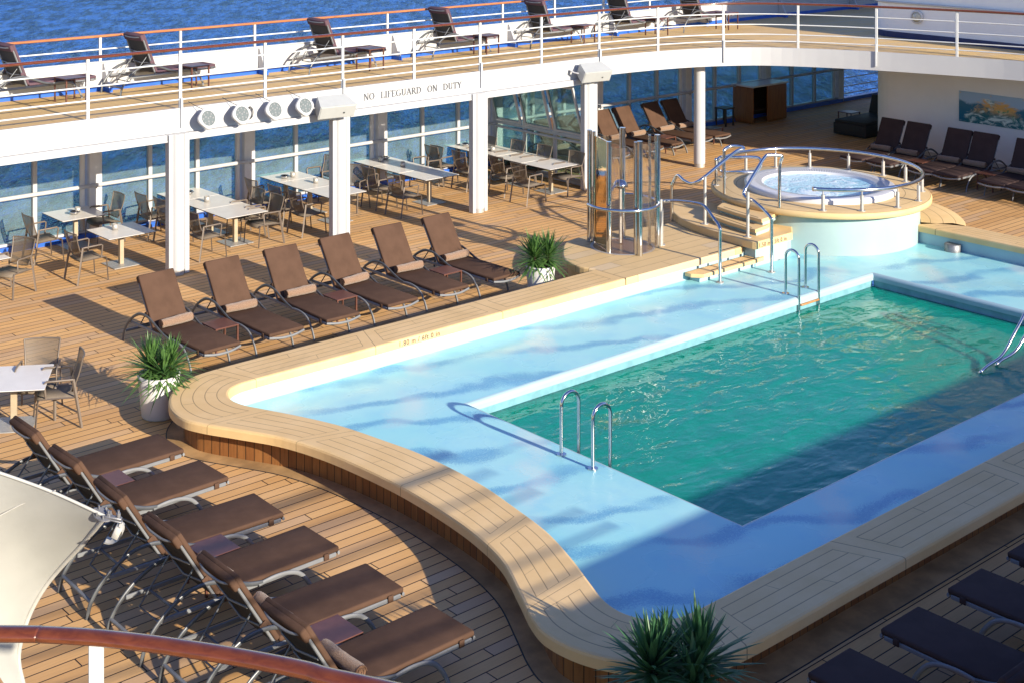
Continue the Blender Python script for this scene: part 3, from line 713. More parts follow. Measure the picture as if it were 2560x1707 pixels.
for y_, z_ in ((-.05, .8), (-.95, .8), (-.95, .04), (-1.88, .8)): MB().cyl((0, 0), .02, 0, .014, 10).build('screw', 'brushed', o).location = (-.018, y_, z_)
for ch in o.children: ch.rotation_euler = (0, -PI / 2, 0)

# ================================================================== POOL
pool = thing('swimming_pool', 'turquoise painted swimming pool with broad sand coloured coping', 'swimming pool', (18, YC, 0))
def pb(mb, name, mat): return mb.build(name, mat, pool, loc=None)
PO = Vector((18, YC, 0))
def shift(mb): mb.v = [(x - PO.x, y - PO.y, z) for x, y, z in mb.v]; return mb
def mir(half): return half + [(x, 2 * YC - y) for x, y in reversed(half[:-1])]
# inner outline, far corner to bow middle
ih = [(19.74, 18.18), (16, 18.18), (13, 18.18), (11.6, 18.19), (11.20, 18.14), (10.99, 17.98), (10.89, 17.74), (10.92, 17.45), (11.07, 17.10), (11.32, 16.55), (11.55, 15.91), (11.70, 15.14), (11.79, 14.57), (11.82, YC)]
oh = [(19.74, 18.97), (16, 18.97), (13.4, 18.97), (11.35, 18.97), (10.75, 18.84), (10.30, 18.48), (10.04, 18.02), (9.98, 17.56), (10.09, 17.20), (10.34, 16.74), (10.67, 16.10), (10.86, 15.38), (10.95, 14.60), (10.98, YC)]
ih2 = [(x, 2 * YC - y) for x, y in reversed(ih[2:-1])]; oh2 = [(x, 2 * YC - y) for x, y in reversed(oh[2:-1])]
tail_i = [(16.0, 9.62), (20.0, 9.62), (24.5, 9.62), (26.6, 9.64), (27.2, 9.86), (27.5, 10.35), (27.55, 11.2), (27.55, 13.0), (27.55, 15.0), (27.52, 16.95)]
tail_o = [(16.0, 8.83), (20.0, 8.83), (24.5, 8.83), (26.8, 8.85), (27.8, 9.25), (28.25, 10.1), (28.30, 11.2), (28.30, 13.0), (28.30, 15.0), (28.30, 16.45)]
NI = spl([(x, y, 0) for x, y in ih + ih2 + tail_i], 6); NO = spl([(x, y, 0) for x, y in oh + oh2 + tail_o], 6)
CT = [(a + b_) / 2 for a, b_ in zip(NI, NO)]; LC = arcl(CT)
def near_len(p):
    d_ = [(c - Vector(p)).length for c in CT]; return LC[d_.index(min(d_))]
joints = sorted(near_len(p) for p in ((19.73, 18.58, 0), (16.93, 18.58, 0), (14.1, 18.58, 0), (11.4, 18.58, 0), (10.70, 17.13, 0), (11.1, 15.75, 0), (11.28, 13.9, 0), (11.0, 12.2, 0), (10.72, 10.75, 0), (11.5, 9.22, 0), (14.2, 9.22, 0), (16.95, 9.22, 0), (19.7, 9.22, 0), (22.5, 9.22, 0), (25.2, 9.22, 0), (27.92, 11.0, 0), (27.92, 13.6, 0), (27.92, 16.2, 0)))
def panel_u(s_):
    js = [joints[0] - 2.8] + joints + [joints[-1] + 2.8]
    for i in range(len(js) - 1):
        if js[i] <= s_ <= js[i + 1]: return i + (s_ - js[i]) / (js[i + 1] - js[i])
    return 0.0
CTOP = .50; CBOT = .365
# resample densely so that the inlay lines stay crisp
b = MB(); prof = [(0.0, CBOT), (0.0, CTOP - .035), (.012, CTOP - .010), (.045, CTOP), (.2, CTOP), (.4, CTOP), (.6, CTOP), (.8, CTOP), (.955, CTOP), (.988, CTOP - .010), (1.0, CTOP - .035), (1.0, CBOT)]
rows = []
for a, c in zip(NI, NO): rows.append([Vector((a.x + (c.x - a.x) * v, a.y + (c.y - a.y) * v, z)) for v, z in prof])
for i in range(len(rows) - 1):
    u0, u1 = panel_u(LC[i]), panel_u(LC[i + 1])
    if math.floor(u1) > math.floor(u0) and u1 - math.floor(u1) > 1e-6 and False: pass
    for k in range(len(prof) - 1):
        v0, v1 = prof[k][0], prof[k + 1][0]
        b.add([rows[i][k], rows[i][k + 1], rows[i + 1][k + 1], rows[i + 1][k]], [(0, 1, 2, 3)], True, [[(u0, v0), (u0, v1), (u1, v1), (u1, v0)]])
    b.add([rows[i][0], rows[i][-1], rows[i + 1][-1], rows[i + 1][0]], [(0, 1, 2, 3)], False, [[(u0, .05), (u0, .05), (u1, .05), (u1, .05)]])
pb(shift(b), 'coping', 'coping')
def offset_path(P_, d):   # d>0 to the left of travel
    out = []
    for i, p in enumerate(P_):
        tg = P_[min(i + 1, len(P_) - 1)] - P_[max(i - 1, 0)]; tg.normalize(); out.append(p + Vector((-tg.y, tg.x, 0)) * d)
    return out
# outer skirt of mahogany slats (inset under the coping)
SK = offset_path(NO, .22); SK = [p + Vector((0, .11 * max(0.0, min(1.0, (9.6 - p.y) / .5)), 0)) for p in SK]; LS = arcl(SK); b = MB()
for i in range(len(SK) - 1):
    p, r = SK[i], SK[i + 1]
    b.add([(p.x, p.y, 0.0), (r.x, r.y, 0.0), (r.x, r.y, CBOT), (p.x, p.y, CBOT)], [(0, 1, 2, 3)], True, [[(LS[i], 0), (LS[i + 1], 0), (LS[i + 1], .36), (LS[i], .36)]])
pb(shift(b), 'skirt', 'skirt')
# deck margin plank round the skirt
MG = offset_path(NO, -.03); b = MB()
for i in range(len(SK) - 1):
    p, r, p2, r2 = SK[i], SK[i + 1], MG[i], MG[i + 1]
    b.add([(p.x, p.y, .0045), (r.x, r.y, .0045), (r2.x, r2.y, .0045), (p2.x, p2.y, .0045)], [(0, 1, 2, 3)])
tag(b.build('deck_margin', simple('teak_margin', (.40, .245, .11), .55, 0, .25, 3, .2, 30)), kind='structure')
b = MB()
b.tube([p + Vector((0, 0, .003)) for p in MG], .010, 6, .004); tag(b.build('deck_margin_seam', 'black'), kind='structure')
# inner wall, ledge floor
IW = offset_path(NI, -.06); b = MB()
for i in range(len(IW) - 1):
    p, r = IW[i], IW[i + 1]; b.add([(p.x, p.y, LZ), (r.x, r.y, LZ), (r.x, r.y, CBOT), (p.x, p.y, CBOT)], [(0, 1, 2, 3)], True)
b.add([(19.742, 18.241, LZ), (25.5, 18.241, LZ), (25.5, 18.241, CBOT), (19.742, 18.241, CBOT)], [(0, 1, 2, 3)])
pb(shift(b), 'ledge_wall', 'basin_wall')
# ledge floor: strips on a grid clipped by outline, as four polygons round the deep basin
RN = .055
bx0, bx1, by0, by1 = PX0 - RN, PX1 + RN, PY0 - RN, PY1 + RN
left = [p for p in IW if p.x <= 13.4 and p.y < 18.5 and p.y > 9.3]
b = MB()
def poly(pts): b.add([(x, y, LZ) for x, y in pts], [tuple(range(len(pts)))])
lp = [(p.x, p.y) for p in left]     # from top to bottom along the left end
# fan the concave left end as quads towards x = bx0
for i in range(len(lp) - 1):
    (xa, ya), (xb_, yb) = lp[i], lp[i + 1]
    b.add([(xa, ya, LZ), (xb_, yb, LZ), (max(bx0, xb_), yb, LZ), (max(bx0, xa), ya, LZ)], [(0, 1, 2, 3)]) if abs(ya - yb) > 1e-5 else None
poly([(13.4 - .6, 18.24), (bx0, 18.24), (bx0, 18.2)][:0] or [(bx0, 18.24), (bx0, by1), (bx1, by1), (27.61, by1), (27.61, 18.24)])
poly([(bx1, by1), (bx1, by0), (27.61, by0), (27.61, by1)])
poly([(bx0, by0), (bx0, 9.56), (27.61, 9.56), (27.61, by0)])
pb(shift(b), 'ledge_floor', 'ledge')
# bullnose round the deep basin and basin walls
b = MB(); m_ = 8; wl = MB()
def nose(p, q, inn):
    for j in range(m_):
        a0, a1 = PI / 2 * j / m_, PI / 2 * (j + 1) / m_
        def pt(e, a): return (e[0] + inn[0] * RN * math.sin(a) * 1.35, e[1] + inn[1] * RN * math.sin(a) * 1.35, LZ - RN * 1.2 * (1 - math.cos(a)))
        b.add([pt(p, a0), pt(q, a0), pt(q, a1), pt(p, a1)], [(0, 1, 2, 3)], True)
nose((bx0, by1), (bx1, by1), (0, -1)); nose((bx0, by0), (bx1, by0), (0, 1)); nose((bx0, by0), (bx0, by1), (1, 0)); nose((bx1, by0), (bx1, by1), (-1, 0))
for zz, ins in ((LZ - .066, .0),):
    for (p, q, inn) in (((PX0, PY1), (PX1, PY1), (0, -1)), ((PX0, PY0), (PX1, PY0), (0, 1)), ((PX0, PY0), (PX0, PY1), (1, 0)), ((PX1, PY0), (PX1, PY1), (-1, 0))):
        e = .02
        p1 = (p[0] + inn[0] * e, p[1] + inn[1] * e); q1 = (q[0] + inn[0] * e, q[1] + inn[1] * e)
        b.add([(p1[0], p1[1], -.01), (q1[0], q1[1], -.01), (q1[0], q1[1], zz), (p1[0], p1[1], zz)], [(0, 1, 2, 3)])
        wl.add([(p[0] - inn[0] * .02, p[1] - inn[1] * .02, -.012), (q[0] - inn[0] * .02, q[1] - inn[1] * .02, -.012), (q[0] - inn[0] * .02, q[1] - inn[1] * .02, -.22), (p[0] - inn[0] * .02, p[1] - inn[1] * .02, -.22)], [(0, 1, 2, 3)])
        b.add([(p1[0], p1[1], -.01), (q1[0], q1[1], -.01), (q[0] - inn[0] * .02, q[1] - inn[1] * .02, -.012), (p[0] - inn[0] * .02, p[1] - inn[1] * .02, -.012)], [(0, 1, 2, 3)])
pb(shift(b), 'basin_lip', 'basin_wall'); M['waterline'] = simple('waterline_tile_band', (.17, .36, .43), .35, 0, .12, 6); pb(shift(wl), 'waterline_band', 'waterline')
b = MB(); e = .022; X0, X1, Y0, Y1, ZB = PX0 - e, PX1 + e, PY0 - e, PY1 + e, -1.75
b.add([(X0, Y0, ZB), (X1, Y0, ZB), (X1, Y1, ZB), (X0, Y1, ZB), (X0, Y0, -.21), (X1, Y0, -.21), (X1, Y1, -.21), (X0, Y1, -.21)], [(0, 1, 2, 3), (0, 4, 5, 1), (1, 5, 6, 2), (2, 6, 7, 3), (3, 7, 4, 0)])
pb(shift(b), 'basin', 'basin_deep')
b = MB(); b.box(((X0 + X1) / 2, (Y0 + Y1) / 2, (WZ + ZB + .01) / 2), (X1 - X0 - .012, Y1 - Y0 - .012, WZ - ZB - .01)); tag(b.build('water', 'water'), kind='structure')
# etched depth text
def text_mesh(txt, size, mat, name, parent, origin, xdir, updir, depth=.003, spacing=1.0):
    cu = bpy.data.curves.new('lettering', 'FONT'); cu.body = txt; cu.size = size; cu.extrude = depth; cu.offset = size * .008; cu.resolution_u = 4; cu.space_character = spacing
    ob = bpy.data.objects.new('lettering', cu); COL.objects.link(ob)
    dg = bpy.context.evaluated_depsgraph_get(); me = bpy.data.meshes.new_from_object(ob.evaluated_get(dg)); bpy.data.objects.remove(ob)
    xd, ud = Vector(xdir).normalized(), Vector(updir).normalized(); nd = xd.cross(ud)
    for v in me.vertices: v.co = Vector(origin) + xd * v.co.x + ud * v.co.y + nd * v.co.z
    me.materials.clear(); me.materials.append(M[mat]); o_ = bpy.data.objects.new(name, me); COL.objects.link(o_)
    if parent: o_.parent = parent
    return o_
text_mesh('1.80 m / 6ft 0 in', .115, 'etched', 'depth_marking', pool, (14.32 - 18, 18.18 - .004 - YC, CBOT + .03), (1, 0, 0), (0, 0, 1), .003, 1.15)

# ---- shower platform (same level as the coping)
HX, HY = 26.8, 18.85
sp_ = thing('pool_platform', 'sand coloured raised platform at the pool edge carrying the shower and the stairs', 'platform', (21.5, 19.5, 0)); SPO = Vector((21.5, 19.5, 0))
def shp(mb, o_): mb.v = [(x - o_.x, y - o_.y, z - o_.z) for x, y, z in mb.v]; return mb
arc = [(19.76, 18.98), (19.66, 19.30), (19.72, 19.68), (19.92, 20.02), (20.25, 20.36), (20.62, 20.68), (21.05, 20.84), (21.6, 20.84)]
arc = [tuple(p)[:2] for p in spl([(x, y, 0) for x, y in arc], 4)]
plat = [(19.76, 18.18), (23.22, 18.18), (23.9, 18.6), (24.6, 19.6), (24.6, 20.43), (23.3, 20.43), (21.9, 20.80)] + list(reversed(arc[:-1]))
MB_ = MB().prism(plat, CBOT, CTOP, .03); shp(MB_, SPO).build('deck_slab', 'platform', sp_)
b = MB(); ins = [(x + (21.8 - x) * .06, y + (19.4 - y) * .08) for x, y in plat]; b.prism(ins, 0.0, CBOT); shp(b, SPO).build('plinth', 'coping_plain', sp_)
# lower step into the pool
b = MB(); b.prism([(21.46, 18.20), (21.46, 18.05), (21.62, 17.86), (23.50, 17.86), (23.72, 18.02), (23.8, 18.20)], .23, .30, .015); shp(b, SPO).build('lower_step', 'coping_plain', sp_)
b = MB(); b.box((22.6, 18.10, .175), (1.95, .26, .11)); shp(b, SPO).build('step_riser', 'basin_wall', sp_)
b = MB(); b.box((22.7, 17.95, .3015), (1.5, .03, .003)); b.box((22.75, 18.27, .502), (.95, .03, .004)); shp(b, SPO).build('grip_strip', 'black', sp_)

# ---- hot tub block
ht = thing('hot_tub', 'round raised hot tub with aqua drum and white rim full of bubbling water', 'hot tub', (HX, HY, 0))
PZ = 1.07
M['ringdeck'] = ring_mat('sand_resin_ring_planks', 0, 0, .26, (.62, .43, .205), (.67, .475, .24), (.20, .13, .06))
b = MB(); b.lathe([(2.13, 0.0), (2.13, .93)], n=72); b.build('drum', 'drum', ht)
b = MB(); b.lathe([(1.9, PZ - .15), (2.33, PZ - .15), (2.375, PZ - .12), (2.38, PZ - .045), (2.36, PZ - .012), (2.32, PZ), (1.55, PZ)], n=96); b.build('ring_deck', 'ringdeck', ht)
b = MB(); b.lathe([(1.64, PZ - .02), (1.645, PZ + .075), (1.625, PZ + .11), (1.585, PZ + .12), (1.40, PZ + .115)], n=72); b.lathe([(1.26, PZ + .095), (1.235, PZ + .07), (1.20, PZ - .05), (.9, PZ - .3), (0, PZ - .3)], n=72); b.build('rim', 'tub', ht)
t = NT('tub_overflow_grille'); x, y, z = t.xyz(t.pos()); an = t.m('MULTIPLY', t.m('ARCTAN2', y, x), 150 / (2 * PI)); fr = t.m('FRACT', an)
t.bsdf(t.mix(t.step(fr, .40, .50), (.60, .60, .62), (.22, .23, .25)), .35); M['grille'] = t.mat
b = MB(); b.lathe([(1.40, PZ + .113), (1.26, PZ + .093)], n=96); b.build('overflow_grille', 'grille', ht)
b = MB(); b.lathe([(1.235, PZ + .045), (.9, PZ + .05), (.5, PZ + .06), (0.0001, PZ + .055)], n=64); b.build('bubbling_water', 'foam', ht)
b = MB()   # low ring bench at coping level on the right side
a0, a1 = rad(-62), rad(70)
b.lathe([(2.14, CTOP), (3.04, CTOP), (3.06, CTOP - .02), (3.06, CBOT), (2.14, CBOT)], n=40, a0=a0, a1=a1); b.lathe([(2.92, CBOT), (2.92, 0)], n=40, a0=a0, a1=a1); b.build('low_bench', 'ringdeck', ht)
# ---- stairs
stp = thing('tub_stairs', 'curved sand coloured steps rising from the platform to the hot tub', 'stairs', (23.8, 19.2, 0)); STO = Vector((23.8, 19.2, 0))
def curve_poly(pts, n=4): return [tuple(p)[:2] for p in spl([(x, y, 0) for x, y in pts], n)]
lf = curve_poly([(24.85, 21.35), (24.2, 20.92), (23.78, 20.45), (23.48, 19.87), (23.29, 19.0), (23.20, 17.92)])
b = MB(); b.prism(list(lf) + [(23.22, 17.84), (24.42, 17.84), (24.9, 18.2), (25.2, 20.6)], .51, .66, .02); shp(b, STO).build('landing', 'coping_plain', stp)
b = MB(); b.prism([(24.85, 21.25), (24.0, 20.5), (23.6, 19.8), (23.4, 19.0), (23.34, 17.95), (24.4, 17.95), (24.9, 18.2), (25.2, 20.6)], LZ, .51); shp(b, STO).build('landing_riser', 'basin_wall', stp)
for (pts, z0, z1, nm) in (([(24.12, 19.75), (23.84, 19.60), (23.66, 18.9), (23.56, 18.12), (24.05, 18.18), (24.5, 18.4), (24.6, 19.7)], .735, .80, 'tread'), ([(24.42, 19.68), (24.10, 19.55), (23.97, 18.95), (23.90, 18.22), (24.25, 18.26), (24.7, 18.4), (24.8, 19.6)], .87, .935, 'tread')):
    b = MB(); b.prism(pts, z0, z1, .015); shp(b, STO).build(nm, 'coping_plain', stp)
    cx_ = sum(p[0] for p in pts) / len(pts); cy_ = sum(p[1] for p in pts) / len(pts)
    b = MB(); b.prism([(x + .07 if x < 24.3 else x, y + (cy_ - y) * .04) for x, y in pts], z0 - .075, z0); shp(b, STO).build('riser', 'drum', stp)
    b = MB(); b.add([(pts[1][0] + .06, pts[1][1] - .12, z1 + .002), (pts[1][0] + .085, pts[1][1] - .12, z1 + .002), (pts[3][0] + .095, pts[3][1] + .15, z1 + .002), (pts[3][0] + .07, pts[3][1] + .15, z1 + .002)], [(0, 1, 2, 3)]); shp(b, STO).build('grip_strip', 'black', stp)
text_mesh('1.50 m / 5ft 0 in', .125, 'etched', 'depth_marking', stp, (23.30 - 23.8, 17.84 - .004 - 19.2, .535), (1, 0, 0), (0, 0, 1), .003, 1.12)

# ---- tub ring rail
rr = thing('tub_railing', 'low curved steel railing ringing the hot tub on short posts', 'railing', (HX, HY, PZ))
pts = []
A0, A1 = rad(-147), rad(128)
for j in range(61):
    a = A0 + (A1 - A0) * j / 60; pts.append((2.19 * math.cos(a), 2.19 * math.sin(a), .44))
MB().tube(pts, .04, 12).build('rail', 'chrome', rr)
MB().tube([pts[0], (pts[0][0] - .05, pts[0][1] + .03, .44)], .048, 12).build('end_ferrule', 'chrome', rr)
psn = None
for a in (-143, -122, -98.5, -75.5, -50, -24.5, -5.5, 17.5, 41, 62.5, 85, 112):
    a = rad(a)
    if psn is None:
        psn = MB().cyl((0, 0), .037, .01, .33, 12).cyl((0, 0), .014, .33, .43, 8).build('post', 'brushed', rr); MB().cyl((0, 0), .075, .0, .014, 16).build('foot_flange', 'brushed', psn); p_ = psn
    else: p_ = copy_tree(psn, rr)
    p_.location = (2.19 * math.cos(a), 2.19 * math.sin(a), 0)

# ---- stair handrails
def handrail(name, label, rails, posts):
    o0 = Vector(posts[0][0]); t_ = thing(name, label, 'handrail', o0)
    for pts in rails: MB().tube([p - o0 for p in spl(pts, 6)], .034, 12).build('rail', 'chrome', t_)
    for a, h in posts[0:]:
        a = Vector(a)
        MB().tube([a - o0, a - o0 + Vector((0, 0, h))], .034, 12).build('post', 'brushed', t_); MB().cyl((a.x - o0.x, a.y - o0.y), .075, a.z - o0.z, a.z - o0.z + .014, 16).build('foot_flange', 'brushed', t_)
    return t_
def VZ(u, v, x, y):   # height seen at photograph position over ground point
    d = x * FW[0] + y * FW[1]; return EYE - (v - VHZ) * d / FPX
def CJ(u, v, x, y):
    d = x * FW[0] + y * FW[1]; z = EYE - (340 + v * .24232 - VHZ) * d / FPX
    return W(1560 + u * .24232, 340 + v * .24232, z)
g0 = W(1560 + 990 * .24232, 340 + 1515 * .24232, LZ); g1 = W(1560 + 1522 * .24232, 340 + 1408 * .24232, LZ)
handrail('stair_handrail', 'bent steel handrail from the shower platform down to the pool ledge', [[CJ(385, 690, 22.1, 19.33), CJ(430, 676, 22.1, 19.2), CJ(540, 676, 22.05, 19.0), CJ(700, 692, 22.0, 18.6), CJ(800, 715, 22.0, 18.3), CJ(850, 750, 22.0, 18.15), CJ(915, 840, 21.95, 18.0), CJ(970, 915, 21.92, 17.8), CJ(992, 970, 21.9, 17.70), g0 + Vector((0, 0, .95)), g0]],
         [(g0, .04), (W(1560 + 388 * .24232, 340 + 1128 * .24232, CTOP), .78)])
pA = W(1560 + 1278 * .24232, 340 + 1045 * .24232, .66)
handrail('stair_handrail', 'bent steel handrail on the poolside of the tub steps down to the ledge', [[g1, g1 + Vector((0, 0, 1.0)), CJ(1518, 860, 23.28, 17.5), CJ(1495, 825, 23.3, 17.6), CJ(1420, 745, 23.4, 17.9), CJ(1330, 670, 23.48, 18.15), CJ(1262, 640, 23.52, 18.25), CJ(1235, 600, 23.6, 18.28), CJ(1265, 530, 23.7, 18.28), CJ(1370, 350, 24.1, 18.28), CJ(1450, 225, 24.4, 18.28), CJ(1500, 200, 24.48, 18.28), CJ(1600, 205, 24.58, 18.26), CJ(1632, 225, 24.60, 18.26), CJ(1608, 330, 24.59, 18.27), W(1560 + 1605 * .24232, 340 + 742 * .24232, PZ)]], [(g1, .04), (pA, .92)])
pB = W(1560 + 835 * .24232, 340 + 912 * .24232, .66)
handrail('stair_handrail', 'bent steel handrail with a high loop beside the tub steps', [[W(1560 + 495 * .24232, 340 + 885 * .24232, CTOP), CJ(492, 560, 23.7, 20.46), CJ(500, 500, 23.7, 20.44), CJ(550, 412, 23.72, 20.36), CJ(620, 465, 23.7, 20.0), CJ(690, 495, 23.68, 19.75), CJ(760, 475, 23.66, 19.6), CJ(840, 420, 23.8, 19.55), CJ(1030, 262, 24.3, 19.6), CJ(1160, 160, 24.6, 19.7), CJ(1235, 135, 24.72, 19.72), CJ(1200, 112, 24.78, 19.86), CJ(1100, 110, 24.74, 19.9), CJ(1040, 145, 24.69, 19.84), CJ(1032, 210, 24.69, 19.82), W(1560 + 1037 * .24232, 340 + 602 * .24232, PZ)]], [(pB, 1.0)])
pC = W(1560 + 950 * .24232, 340 + 512 * .24232, PZ)
handrail('tub_grab_rail', 'looped steel grab rail at the back of the hot tub steps', [[pC, pC + Vector((0, 0, .55)), CJ(950, 260, pC.x, pC.y), CJ(1000, 222, pC.x + .1, pC.y), CJ(1100, 225, 25.2, 20.3), CJ(1350, 222, 25.8, 19.8), CJ(1410, 260, 25.9, 19.65), CJ(1400, 330, 25.9, 19.65), CJ(1340, 370, 25.7, 19.8), CJ(1150, 375, 25.3, 20.1), CJ(1010, 372, pC.x + .1, pC.y), CJ(950, 310, pC.x, pC.y)]], [(pC, .3)])

# ---- pool ladders
def ladder(label, ox, oy, rz, span, depth_in=.34, top=.83, tread_z=(-.02, -.3)):
    t_ = thing('pool_ladder', label, 'pool ladder', (ox, oy, LZ), rz, 'pool ladders')
    for s_ in (-1, 1):
        y_ = s_ * span / 2; r_ = depth_in / 2; pts = [(0, y_, 0), (0, y_, top - r_)]
        for j in range(1, 12): a = PI - PI * j / 12; pts.append((r_ + r_ * math.cos(a), y_, top - r_ + r_ * math.sin(a)))
        pts += [(depth_in, y_, top - r_), (depth_in, y_, -.25), (depth_in, y_, -1.2)]
        MB().tube(pts, .026, 12).build('rail', 'chrome', t_)
        MB().cyl((0, y_), .07, 0, .016, 18).build('foot_flange', 'chrome', t_)
    for z_ in tread_z:
        MB().rbox((depth_in, 0, z_ - LZ), (.09, span - .06, .03), .006, 1).build('tread', 'tread', t_)
    return t_
ladder('arched steel pool ladder nearest the camera on the short side of the water', 13.83, 13.63, 0, .60)
la = W(1700 + 718 * K1, 500 + 641 * K1, LZ); lb = W(1700 + 862 * K1, 500 + 601 * K1, LZ)
ladder('arched steel pool ladder on the far long side below the tub steps', (la.x + lb.x) / 2, (la.y + lb.y) / 2, -PI / 2, (lb - la).length, .30, .86, (-.03, -.3))
t_ = thing('pool_handrail', 'slanting steel handrail dipping into the water at the right edge', 'handrail', (24.5, 11.6, LZ))
o0 = Vector((24.5, 11.6, LZ))
for du in (0, 34):
    pts = [W(2449 + du * 1.2, 932 - du * .55, -.34), W(2449 + du * 1.2, 932 - du * .55, -.14), W(2470 + du, 913 - du * .4, -.06), W(2507 + du, 885 - du * .3, .05), W(2545 + du, 818 - du * .2, .42), W(2590 + du, 740, .85), W(2640 + du, 735, .9), W(2680 + du, 790, .65)]
    MB().tube([p - o0 for p in spl(pts, 5)], .026, 10).build('rail', 'chrome', t_)
# drain pot and covers on the ledge
p = W(2060 + 1203 * .2678, 280 + 1300 * .2678, LZ)
b = MB(); b.lathe([(.17, 0), (.17, .15), (.155, .158), (.14, .15), (.0001, .145)], n=28); o = b.build('drain_pot', 'lead', loc=(0, 0, 0)); o.location = p; tag(o, 'short round steel drain pot on the ledge in the shade of the far coping', 'drain pot')
for i, (u, v, r_, la_) in enumerate(((1088, 1245, .14, 'flat dark round drain cover beside the steel pot'), (-99 + 0, 0, 0, ''))):
    if not la_: continue
    p = W(2060 + u * .2678, 280 + v * .2678, LZ); b = MB(); b.lathe([(r_, .0), (r_, .012), (.0001, .016)], n=24); o = b.build('drain_cover', 'lead', loc=(0, 0, 0)); o.location = p; tag(o, la_, 'drain cover')
p = cj(1535, 1268, LZ); b = MB(); b.lathe([(.16, 0), (.16, .014), (.0001, .02)], n=24); o = b.build('drain_cover', 'lead', loc=(0, 0, 0)); o.location = p; tag(o, 'round drain cover on the ledge at the foot of the aqua drum', 'drain cover')

# ---- shower enclosure
SC = W(1557, 617, CTOP); sh = thing('shower_enclosure', 'round poolside shower of polished steel posts and clear curved screens', 'shower', SC)
posts = [(1473.8, 604.5, .052, 2.30), (1485, 606, .034, 2.28), (1522.5, 632, .055, 2.22), (1556.3, 596, .062, 2.30), (1590, 637, .045, 2.24), (1599.5, 639.5, .055, 2.27), (1624.3, 612, .030, 2.24), (1643.7, 618, .06, 2.28)]
PP = []
for u, v, r_, h_ in posts:
    p = W(u, v, CTOP) - SC; PP.append(p); MB().cyl((p.x, p.y), r_, -.02, h_, 20).build('post', 'chrome', sh)
p = W(1652, 615.5, CTOP) - SC; MB().cyl((p.x, p.y), .035, 0, .95, 14).build('short_post', 'brushed', sh)
def arcpan(a, b_, bulge, z0, z1, name):
    mid = (a + b_) / 2; out = mid.normalized() * bulge if mid.length > .05 else Vector((0, 0, 0)); pts = []
    for j in range(11):
        s_ = j / 10; pts.append(a.lerp(b_, s_) + out * (4 * s_ * (1 - s_)))
    m = MB()
    for k in range(10):
        p, r = pts[k], pts[k + 1]; pi_, ri = p * .985, r * .985
        m.add([(p.x, p.y, z0), (r.x, r.y, z0), (r.x, r.y, z1), (p.x, p.y, z1), (pi_.x, pi_.y, z0), (ri.x, ri.y, z0), (ri.x, ri.y, z1), (pi_.x, pi_.y, z1)], [(0, 1, 2, 3), (5, 4, 7, 6), (3, 2, 6, 7)], True)
    m.build(name, 'acrylic', sh)
arcpan(PP[2], PP[4], .10, .03, 2.12, 'screen'); arcpan(PP[5], PP[7], .12, .03, 2.2, 'screen'); arcpan(PP[1], PP[3], .10, .03, 2.15, 'screen')
a, c = PP[1], PP[2]; mid = (a + c) / 2; ang = math.atan2(c.y - a.y, c.x - a.x)
m = MB(); m.rbox((mid.x, mid.y, 1.12), ((c - a).length - .10, .05, 2.18), .01, 2, rz=ang, smooth=False); m.build('mirror_panel', 'mirror', sh)
rg = []
for j in range(41):
    a = rad(-205 + 0) + rad(250) * j / 40; rg.append((.74 * math.cos(a + rad(0)) - .02, .74 * math.sin(a) + .0, .90))
MB().tube(rg, .034, 12).build('ring_rail', 'chrome', sh)
MB().lathe([(.60, .004), (.0001, .004)], n=40).build('floor_tray', simple('shower_pit_floor', (.20, .11, .06), .35), sh)
MB().lathe([(.60, .0045), (.62, .010), (.66, .003)], n=40).build('tray_rim', 'brushed', sh)
MB().cyl((.12, .18), .03, .02, 1.15, 14).build('shower_pipe', 'brushed', sh)
MB().lathe([(.0001, 1.32), (.09, 1.30), (.15, 1.23), (.16, 1.17), (.0001, 1.17)], c=(.12, .18), n=24).build('shower_head', 'chrome', sh)
MB().tube(spl([(-.3, .05, 1.15), (-.12, .12, 1.22), (.1, .18, 1.18)], 5), .03, 10).build('arm', 'chrome', sh)

